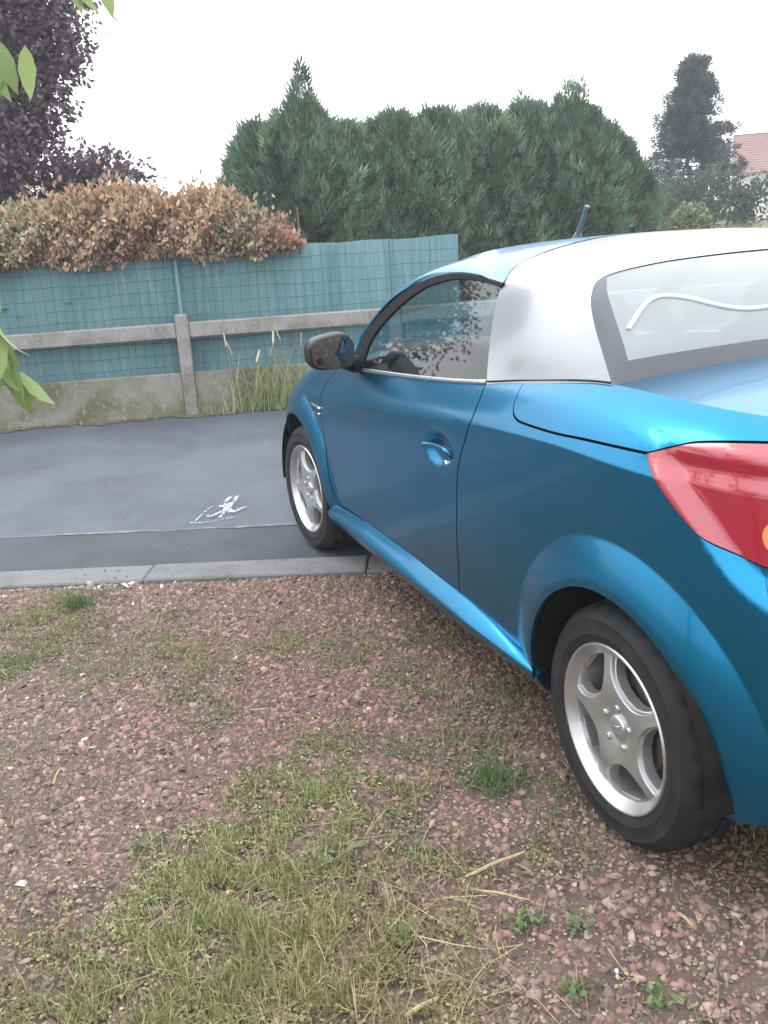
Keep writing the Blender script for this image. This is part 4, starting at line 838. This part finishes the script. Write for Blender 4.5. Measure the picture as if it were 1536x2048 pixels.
# meadow strip at right
n = 5200; P = np.stack([rng.uniform(9.2, 13.5, n), rng.uniform(-12, -7.75, n), np.full(n, -.04)], -1)
V, F, C = blades(P, .98, .011, [(.40, .38, .22), (.34, .33, .19), (.27, .28, .15)], .16, .10); setp(mesh('meadow_grass', V, F, M_GRASS, cols=C), 'pale tall meadow grass beyond the car roof on the right', 'grass', kind='stuff')
# ------------------------------------------------------------------ gravel
PATCH = [(-.25, 2.05, .22, 'l'), (.0, 2.05, .16, 'y'), (.22, 1.55, .14, 'l'), (2.1, 1.95, .2, 'o'), (2.2, 2.15, .14, 'y'), (.75, 1.3, .14, 'y'), (.55, .85, .14, 'o'), (.62, 1.55, .12, 'y'), (.30, 1.75, .16, 'l'), (.12, 1.85, .16, 'l'), (-.05, 1.68, .18, 'l'), (-.15, 1.95, .2, 'l'), (.38, 1.22, .12, 'y'), (.65, 1.12, .12, 'o'), (1.6, 1.9, .16, 'o'), (1.25, 1.62, .12, 'o'), (2.0, 1.55, .10, 'o'), (1.05, .92, .12, 'o'), (0.0, .95, .10, 'y'), (2.328, 1.905, .14, 'g'), (2.25, 2.05, .2, 'o'), (1.91, 1.973, .18, 'o'), (1.93, 2.1, .2, 'o'), (1.745, 1.674, .2, 'o'), (1.476, 1.535, .2, 'y'), (1.082, 1.563, .12, 'o'), (.474, 1.403, .17, 'l'), (.334, 1.606, .17, 'y'), (.177, 1.706, .14, 'l'), (.027, 1.762, .15, 'l'), (-.046, 1.933, .19, 'y'), (-.089, 1.516, .27, 's'), (.208, 1.437, .15, 'o'), (.197, 1.283, .09, 'o'), (.332, .963, .08, 'v'), (.218, .843, .09, 'v'), (.544, .983, .17, 'o'), (.864, .869, .18, 'o'), (.744, .714, .13, 'o'), (1.309, .707, .13, 'o'), (1.30, 1.045, .16, 'y'), (-.183, 1.144, .038, 'c'), (-.247, 1.045, .04, 'c'), (-.402, 1.143, .04, 'v'), (-.488, 1.018, .04, 'v'), (-.15, .534, .10, 'o'), (-.126, 1.404, .045, 'v'), (.465, 1.872, .04, 'c'), (1.778, 2.175, .1, 'v'), (1.5, 1.231, .12, 'y'), (.05, 1.2, .14, 'y'), (-.3, 1.55, .25, 's'), (-.2, 1.8, .2, 'y'), (.1, 2.2, .3, 'y'), (1.0, 2.6, .5, 'o'), (-.8, 2.4, .6, 'o'), (-.9, 1.2, .4, 'y'), (.4, .2, .5, 'o'), (1.2, -.3, .6, 'o'), (2.1, 2.7, .3, 'o')]
def gdens(P):
    d = np.zeros(len(P))
    for x, y, r, k in PATCH: d = np.maximum(d, np.exp(-(((P[:, 0] - x) ** 2 + (P[:, 1] - y) ** 2) / r ** 2) ** 1.5))
    return d
ROCK = []
for s_ in (-1, 1):
    for a in range(5): ROCK.append((math.cos(a * 1.2566 + (s_ > 0) * .6) * (.95 if s_ < 0 else .75), math.sin(a * 1.2566 + (s_ > 0) * .6) * (.95 if s_ < 0 else .75), s_ * .42))
ROCK.append((.05, -.03, .62)); ROCK = np.array(ROCK)
RF = [(i, (i + 1) % 5, 5 + i) for i in range(5)] + [((i + 1) % 5, 5 + (i + 1) % 5, 5 + i) for i in range(5)] + [(5 + i, 5 + (i + 1) % 5, 10) for i in range(5)]
def rocks(P, S, C):
    n = len(P); a = rng.uniform(0, 6.3, n); J = 1 + .30 * rng.standard_normal((n, 11, 3)).clip(-1.3, 1.3); T = ROCK[None] * J * np.stack([np.ones(n), rng.uniform(.55, .95, n), rng.uniform(.30, .7, n)], -1)[:, None]
    tx, ty = rng.normal(0, .35, n), rng.normal(0, .35, n); T[:, :, 2] += T[:, :, 0] * tx[:, None] + T[:, :, 1] * ty[:, None]
    c, s = np.cos(a)[:, None], np.sin(a)[:, None]; X = T[:, :, 0] * c - T[:, :, 1] * s; Y = T[:, :, 0] * s + T[:, :, 1] * c
    V = P[:, None] + S[:, None, None] * np.stack([X, Y, T[:, :, 2]], -1); F = (np.arange(n)[:, None, None] * 11 + np.array(RF)[None]).reshape(-1, 3); return V.reshape(-1, 3), F, np.repeat(C, 11, 0)
GRV = [(.170, .112, .092), (.135, .086, .072), (.195, .142, .118), (.100, .064, .055), (.235, .18, .152), (.155, .112, .096), (.175, .105, .088), (.140, .105, .092), (.110, .075, .062)]
def ground_pts(n, x0, x1, y0, y1):
    P = np.stack([rng.uniform(x0, x1, n), rng.uniform(y0, y1, n), np.zeros(n)], -1); d = (P[:, :2] - K0) @ nk; return P[d < -.004]
gp_ = []
for n, box, s0 in ((58000, (-.75, 2.75, .30, 2.45), .0067), (5000, (-.75, 2.2, -1.0, .30), .011), (6500, (-2.6, -.75, -1.0, 3.4), .012), (9000, (-.75, 3.6, 2.45, 4.2), .010)):
    P = ground_pts(n, *box); k = rng.uniform(0, 1, len(P)) > .55 * gdens(P); P = P[k]; S = s0 * rng.lognormal(0, .48, len(P)).clip(.35, 2.8); P[:, 2] = S * .02; C = pick(GRV, len(P), .16) * [1.20, 1.16, 1.17]
    w = rng.uniform(0, 1, len(P)) < .006; C[w] = rng.uniform(.38, .55, (w.sum(), 1)) * np.array([1, .95, .9])
    red = np.exp(-(((P[:, 0] - 1.1) / .8) ** 2 + ((P[:, 1] - 1.2) / .5) ** 2)); C = C * (1 + red[:, None] * np.array([.05, -.14, -.12])); gp_.append(rocks(P, S, C))
P = ground_pts(900, 1.9, 2.8, 1.2, 2.3); d = (P[:, :2] - K0) @ nk; P = P[(d > -.07) & (np.abs(P[:, 1] - 1.75) < .22)]; S = .010 * rng.lognormal(0, .3, len(P)); P[:, 2] = S * .5; gp_.append(rocks(P, S, pick([(.36, .33, .33), (.45, .43, .43), (.26, .22, .21)], len(P))))
a = rng.uniform(-1.6, .4, 60); P = np.array([(*kp(x, random.uniform(.01, .19)), .016) for x in a]); S = rng.uniform(.004, .009, 60); P[:, 2] += S * .3; gp_.append(rocks(P, S, pick(GRV, 60)))
a = rng.uniform(-2.2, 1.2, 46); P = np.array([(*kp(x, random.uniform(.24, 3.6)), .002) for x in a]); S = rng.uniform(.003, .008, 46); gp_.append(rocks(P, S, pick([(.20, .20, .20), (.30, .29, .28), (.12, .11, .11)], 46)))
V, F, C = merge(gp_); M_GRAV = mat('gravel_stone', rough=.9, attr=True, bump=(120, .5, .004)); setp(mesh('gravel', V, F, M_GRAV, cols=C), 'reddish-brown crushed gravel covering the driveway', 'gravel', kind='stuff')
# ------------------------------------------------------------------ grass and moss between the stones
def gate(P, q=.5):
    x, y = P[:, 0], P[:, 1]; v = np.sin(x * 31 + 2 * np.sin(y * 13)) + np.sin(y * 37 + 2 * np.sin(x * 17 + 1)) + .8 * np.sin(x * 71 - y * 53) + .6 * np.sin(x * 11 + y * 9)
    return P[rng.uniform(0, 1, len(P)) < np.clip(q + .42 * v, .05, 1)]
parts = []; TIN = [(0, 0, 0), (.45, -.42, .06), (.45, .42, .06), (1, 0, 0)]; TIN_F = [(0, 1, 2), (1, 3, 2)]
for x, y, r, k in PATCH:
    dens = {'g': 5200, 'o': 4200, 'y': 6500, 'l': 17000, 's': 7000, 'v': 5500, 'c': 1500}[k]; n = int(min(7500, dens * math.pi * r * r * (1 if abs(y - 1.3) < 1 else .4))) + 6
    P = np.stack([rng.normal(x, r * .52, n), rng.normal(y, r * .52, n), np.full(n, .003)], -1); P = gate(P[((P[:, :2] - K0) @ nk) < -.01], .68)
    cols = {'g': VIV + OLV, 'o': OLV, 'y': OLV + STRAW[:2], 'l': LIME + OLV, 's': STRAW + OLV[:2], 'v': VIV, 'c': VIV}[k]
    parts.append(blades(P, {'g': .055, 'o': .026, 'y': .032, 'l': .036, 's': .055, 'v': .035, 'c': .02}[k], .0028, cols, .75, .4))
    m = int(n * 1.6); P = np.stack([rng.normal(x, r * .55, m), rng.normal(y, r * .55, m), rng.uniform(.004, .012, m)], -1); P = gate(P[((P[:, :2] - K0) @ nk) < -.01], .55); m = len(P)
    parts.append(scatter(P, unit(m) * [1, 1, .35] + [0, 0, .12], rng.uniform(.006, .013, m), TIN, TIN_F, pick(cols, m, .2)))
n = 5200; P = ground_pts(n, -.7, 2.6, .1, 2.4); P[:, 2] = .004; parts.append(blades(P, .024, .0024, OLV + STRAW, .9, .5))
n = 9000; P = ground_pts(n, -.7, 2.6, .1, 2.4); P[:, 2] = .008; n = len(P); parts.append(scatter(P, unit(n) * [1, 1, .3] + [0, 0, .1], rng.uniform(.005, .011, n), TIN, TIN_F, pick(OLV + STRAW[:1], n, .25)))
# long straw lying over the near patch
n = 620; P = np.stack([rng.normal(-.08, .24, n), rng.normal(1.52, .20, n), rng.uniform(.006, .022, n)], -1); az = rng.normal(2.2, .9, n); D = np.stack([np.cos(az), np.sin(az), rng.normal(.08, .10, n)], -1); S = rng.uniform(.05, .20, n)
parts.append(scatter(P, D, S, np.array(BLADE) * [1, 1, .35], BLADE_F, pick(STRAW, n, .15), rng.uniform(0, 6.3, n), wid=.0020 / S))
n = 260; P = ground_pts(n, -.6, 2.5, .3, 2.4); n = len(P); P[:, 2] = .01; az = rng.uniform(0, 6.3, n); D = np.stack([np.cos(az), np.sin(az), rng.normal(.1, .2, n)], -1); S = rng.uniform(.02, .09, n); parts.append(scatter(P, D, S, np.array(BLADE) * [1, 1, .4], BLADE_F, pick(STRAW, n), rng.uniform(0, 6.3, n), wid=.0026 / S))
V, F, C = merge(parts); setp(mesh('ground_grass', V, F, M_GRASS, cols=C), 'short grass, moss and straw growing through the gravel', 'grass', kind='stuff')
# small broad-leaved weeds
WL = mat('weed_leaf', rough=.55, attr=True, sub=(.25,)); weeds = [(-.183, 1.144, .050, 'small bright green clover left of the two lower weeds near the rear wheel'), (-.247, 1.045, .046, 'grey-green rosette weed right of the bright clover below the rear wheel'), (-.402, 1.143, .045, 'leafy green weed near the bottom edge below the bright clover'), (-.488, 1.018, .045, 'bright green weed by the bottom right corner'), (.465, 1.872, .050, 'lone grey-green weed on the gravel at the left'), (.215, 1.43, .062, 'broad-leaved dock plant in the grass left of the straw stem'), (-.126, 1.404, .055, 'green weed amid the straw in the bottom middle'), (.12, 1.262, .06, 'leafy weed just above the thick straw stem'), (.33, .955, .085, 'vivid green grass clump left of the rear tyre'), (2.30, 1.90, .075, 'green grass tuft beside the kerb at the left')]
for x, y, r, lb in weeds:
    T = setp(empty('weed_plant', (x, y, 0)), lb, 'weed'); n = int(rng.integers(22, 40)); az = rng.uniform(0, 6.3, n); el = rng.uniform(.05, 1.1, n); D = np.stack([np.cos(az), np.sin(az), el], -1); S = rng.uniform(.25, .75, n) * r * .75; viv = ('green' in lb and 'grey' not in lb)
    if 'grass' in lb.split('clump')[0] and ('clump' in lb or 'tuft' in lb): n = 160; P = np.c_[rng.normal(0, r * .4, (n, 2)), np.zeros(n)]; V, F, C = blades(P, r * .75, .003, VIV, .5)
    else: V, F, C = scatter(np.c_[rng.normal(0, r * .34, (n, 2)), rng.uniform(.004, .02, n)], D, S, LEAF, LEAF_F, pick(VIV if viv else [(.13, .165, .085), (.16, .195, .10), (.11, .14, .07)], n, .15), rng.normal(0, .4, n))
    mesh('leaves', V, F, WL, T, cols=C)
# loose straws and sticks
for a, b, r, lb in [((.0, 1.199), (.016, 1.032), .0042, 'thick pale straw stem lying left of the rear tyre'), ((-.049, 1.198), (-.139, 1.106), .0028, 'thin split straw lying below the thick straw stem'), ((.87, 2.071), (.944, 2.047), .0030, 'short pale stick on the gravel at the left'), ((-.31, .836), (-.359, .839), .0034, 'short tan wood splinter below the rear wheel'), ((-.319, 1.484), (-.308, 1.404), .0050, 'flat pale wood chip at the bottom middle edge')]:
    a, b = np.array([*a, .016]), np.array([*b, .020]); mb = MB(); t = np.linspace(0, 1, 6)[:, None]; P = a + (b - a) * t; P[2:4, 2] += .003; mb.tube(P, [r * .6, r, r, r * .95, r * .9, r * .5], 6); setp(mb.obj('straw_stem', M_STRAW, None, False), lb, 'straw')
# chalk mark on the road
M_CHALK = mat('chalk', (.62, .64, .66), .95); M_CHALK.node_tree.nodes['Principled BSDF'].inputs['Alpha'].default_value = 1
t_ = M_CHALK.node_tree; nz_ = N(t_, 'ShaderNodeTexNoise'); nz_.inputs['Scale'].default_value = 95; nz_.inputs['Detail'].default_value = 4; rr_ = N(t_, 'ShaderNodeMapRange'); rr_.inputs[1].default_value = .40; rr_.inputs[2].default_value = .68; tcc = N(t_, 'ShaderNodeTexCoord'); t_.links.new(tcc.outputs['Object'], nz_.inputs['Vector']); t_.links.new(nz_.outputs[0], rr_.inputs[0]); t_.links.new(rr_.outputs[0], t_.nodes['Principled BSDF'].inputs['Alpha'])
ck = setp(empty('chalk_drawing', (3.35, 1.05, 0)), 'small white chalk scribble on the asphalt left of the front wheel', 'chalk mark'); lz = .0042
def stroke(P, w):
    P = catmull(np.array(P), 8); T = np.gradient(P, axis=0); T /= np.linalg.norm(T, axis=1)[:, None]; Nn = np.c_[-T[:, 1], T[:, 0]]; ww = np.array([w * (.7 + .5 * random.random()) for _ in P])[:, None]; global lz; lz += .0004
    G = np.stack([np.c_[P + Nn * ww, np.full(len(P), lz)], np.c_[P - Nn * ww, np.full(len(P), lz)]], 0) - np.array([3.35, 1.05, 0]); MB().grid(G, flip=True).obj('chalk_stroke', M_CHALK, ck)
for P, w in [([(3.238, 1.247), (3.244, 1.225), (3.321, 1.179), (3.411, 1.129), (3.486, 1.075)], .004), ([(3.233, 1.248), (3.213, 1.2), (3.201, 1.15), (3.208, 1.082), (3.213, 1.017)], .004), ([(3.322, 1.139), (3.299, 1.119), (3.321, 1.088), (3.349, 1.049), (3.39, 1.013)], .011), ([(3.241, 1.086), (3.292, 1.059), (3.338, 1.033)], .010), ([(3.532, .99), (3.575, .966), (3.618, .942)], .013), ([(3.47, .965), (3.532, .936), (3.614, .90)], .012), ([(3.296, 1.001), (3.326, .964), (3.364, .914)], .012), ([(3.464, 1.041), (3.43, 1.01), (3.365, 1.008), (3.29, 1.008)], .018), ([(3.492, .999), (3.44, .985), (3.36, 1.03)], .020)]: stroke(P, w)
# ------------------------------------------------------------------ fruit tree beside the camera: its leaves hang into the left edge
pt = setp(empty('peach_tree', (-.1, 3.7, 0)), 'fruit tree with long drooping green leaves hanging in at the left edge', 'tree'); pb = np.array([-.1, 3.7, 0]); mb = MB(); limb(mb, (0, 0, -.02), (.1, -.1, 1.15), .07, .055, n=6, k=10); tips = []
LANCE = [(0, 0, 0), (.18, -.12, .02), (.18, .12, .02), (.45, -.18, .0), (.45, .18, .0), (.45, 0, -.04), (.75, -.12, -.07), (.75, .12, -.07), (1, 0, -.20)]; LANCE_F = [(0, 1, 5), (0, 5, 2), (1, 3, 5), (2, 5, 4), (3, 6, 5), (5, 7, 4), (5, 6, 7), (6, 8, 7)]
BR = [((.1, -.1, 1.1), (-.16, -1.60, 1.50)), ((.1, -.1, 1.1), (-.15, -1.62, 1.42)), ((.1, -.1, 1.15), (-.02, -1.68, 1.84)), ((.1, -.1, 1.15), (.20, -1.80, 2.06)), ((.1, -.1, 1.15), (.9, -1.5, 2.35)), ((.1, -.1, 1.1), (1.7, -2.1, 2.75)), ((.1, -.1, 1.1), (1.9, -1.3, 2.4)), ((.1, -.1, 1.1), (.6, .9, 2.4)), ((.1, -.1, 1.1), (-.8, .4, 2.3)), ((.1, -.1, 1.1), (.3, -.6, 2.7)), ((.1, -.1, 1.1), (2.3, -1.9, 2.7))]
LP, LD = [], []
for i, (a, b) in enumerate(BR):
    P = limb(mb, a, b, .030, .005, -.10, 10, 6); P = catmull(P, 6); lo = len(P) // 3; m = 34 if i < 4 else (150 if i in (5, 6, 10) else 64)
    idx = rng.integers(lo, len(P), m); q = P[idx] + rng.normal(0, .015 if i < 4 else .06, (m, 3)); LP.append(q); LD.append(unit(m) * .55 + np.array([.05, -.05, -.85]))
# clusters that reach into the picture
nc = 0
for c, m, sp2 in (((-.14, -1.695, 1.385), 8, .016), ((-.14, -1.70, 1.335), 7, .014), ((-.05, -1.772, 1.755), 6, .014), ((.15, -1.905, 1.905), 3, .010), ((.15, -1.945, 1.895), 2, .006)):
    nc += m
    LP.append(np.array(c) + rng.normal(0, sp2, (m, 3))); LD.append(unit(m) * .4 + np.array([.0, -.15, -.9]))
P, D = np.vstack(LP), np.vstack(LD); n = len(P); mb.obj('trunk', M_BARK, pt, True); LS = rng.uniform(.075, .125, n); LS[-nc:] = rng.uniform(.055, .085, nc)
V, F, C = scatter(P, D, LS, LANCE, LANCE_F, pick([(.20, .28, .10), (.17, .24, .085), (.25, .32, .125), (.15, .21, .075)], n, .15), rng.uniform(0, 6.3, n)); mesh('leaves', V, F, M_LEAF, pt, True, cols=C)['kind'] = 'stuff'
# ------------------------------------------------------------------ pale volume added to imitate lens glare over the distance
HZ = bpy.data.materials.new('glare_haze'); HZ.use_nodes = True; t = HZ.node_tree; t.nodes.clear(); pv = N(t, 'ShaderNodeVolumePrincipled'); pv.inputs['Color'].default_value = (.93, .97, 1, 1); pv.inputs['Density'].default_value = .0030; pv.inputs['Anisotropy'].default_value = .2
ho = N(t, 'ShaderNodeOutputMaterial'); t.links.new(pv.outputs[0], ho.inputs['Volume'])
hz = MB().box((0, 0, 3.0), (310, 310, 8.2)).obj('added_haze', HZ); setp(hz, 'thin pale veil added over the whole place to imitate lens glare', 'added_haze', kind='stuff')
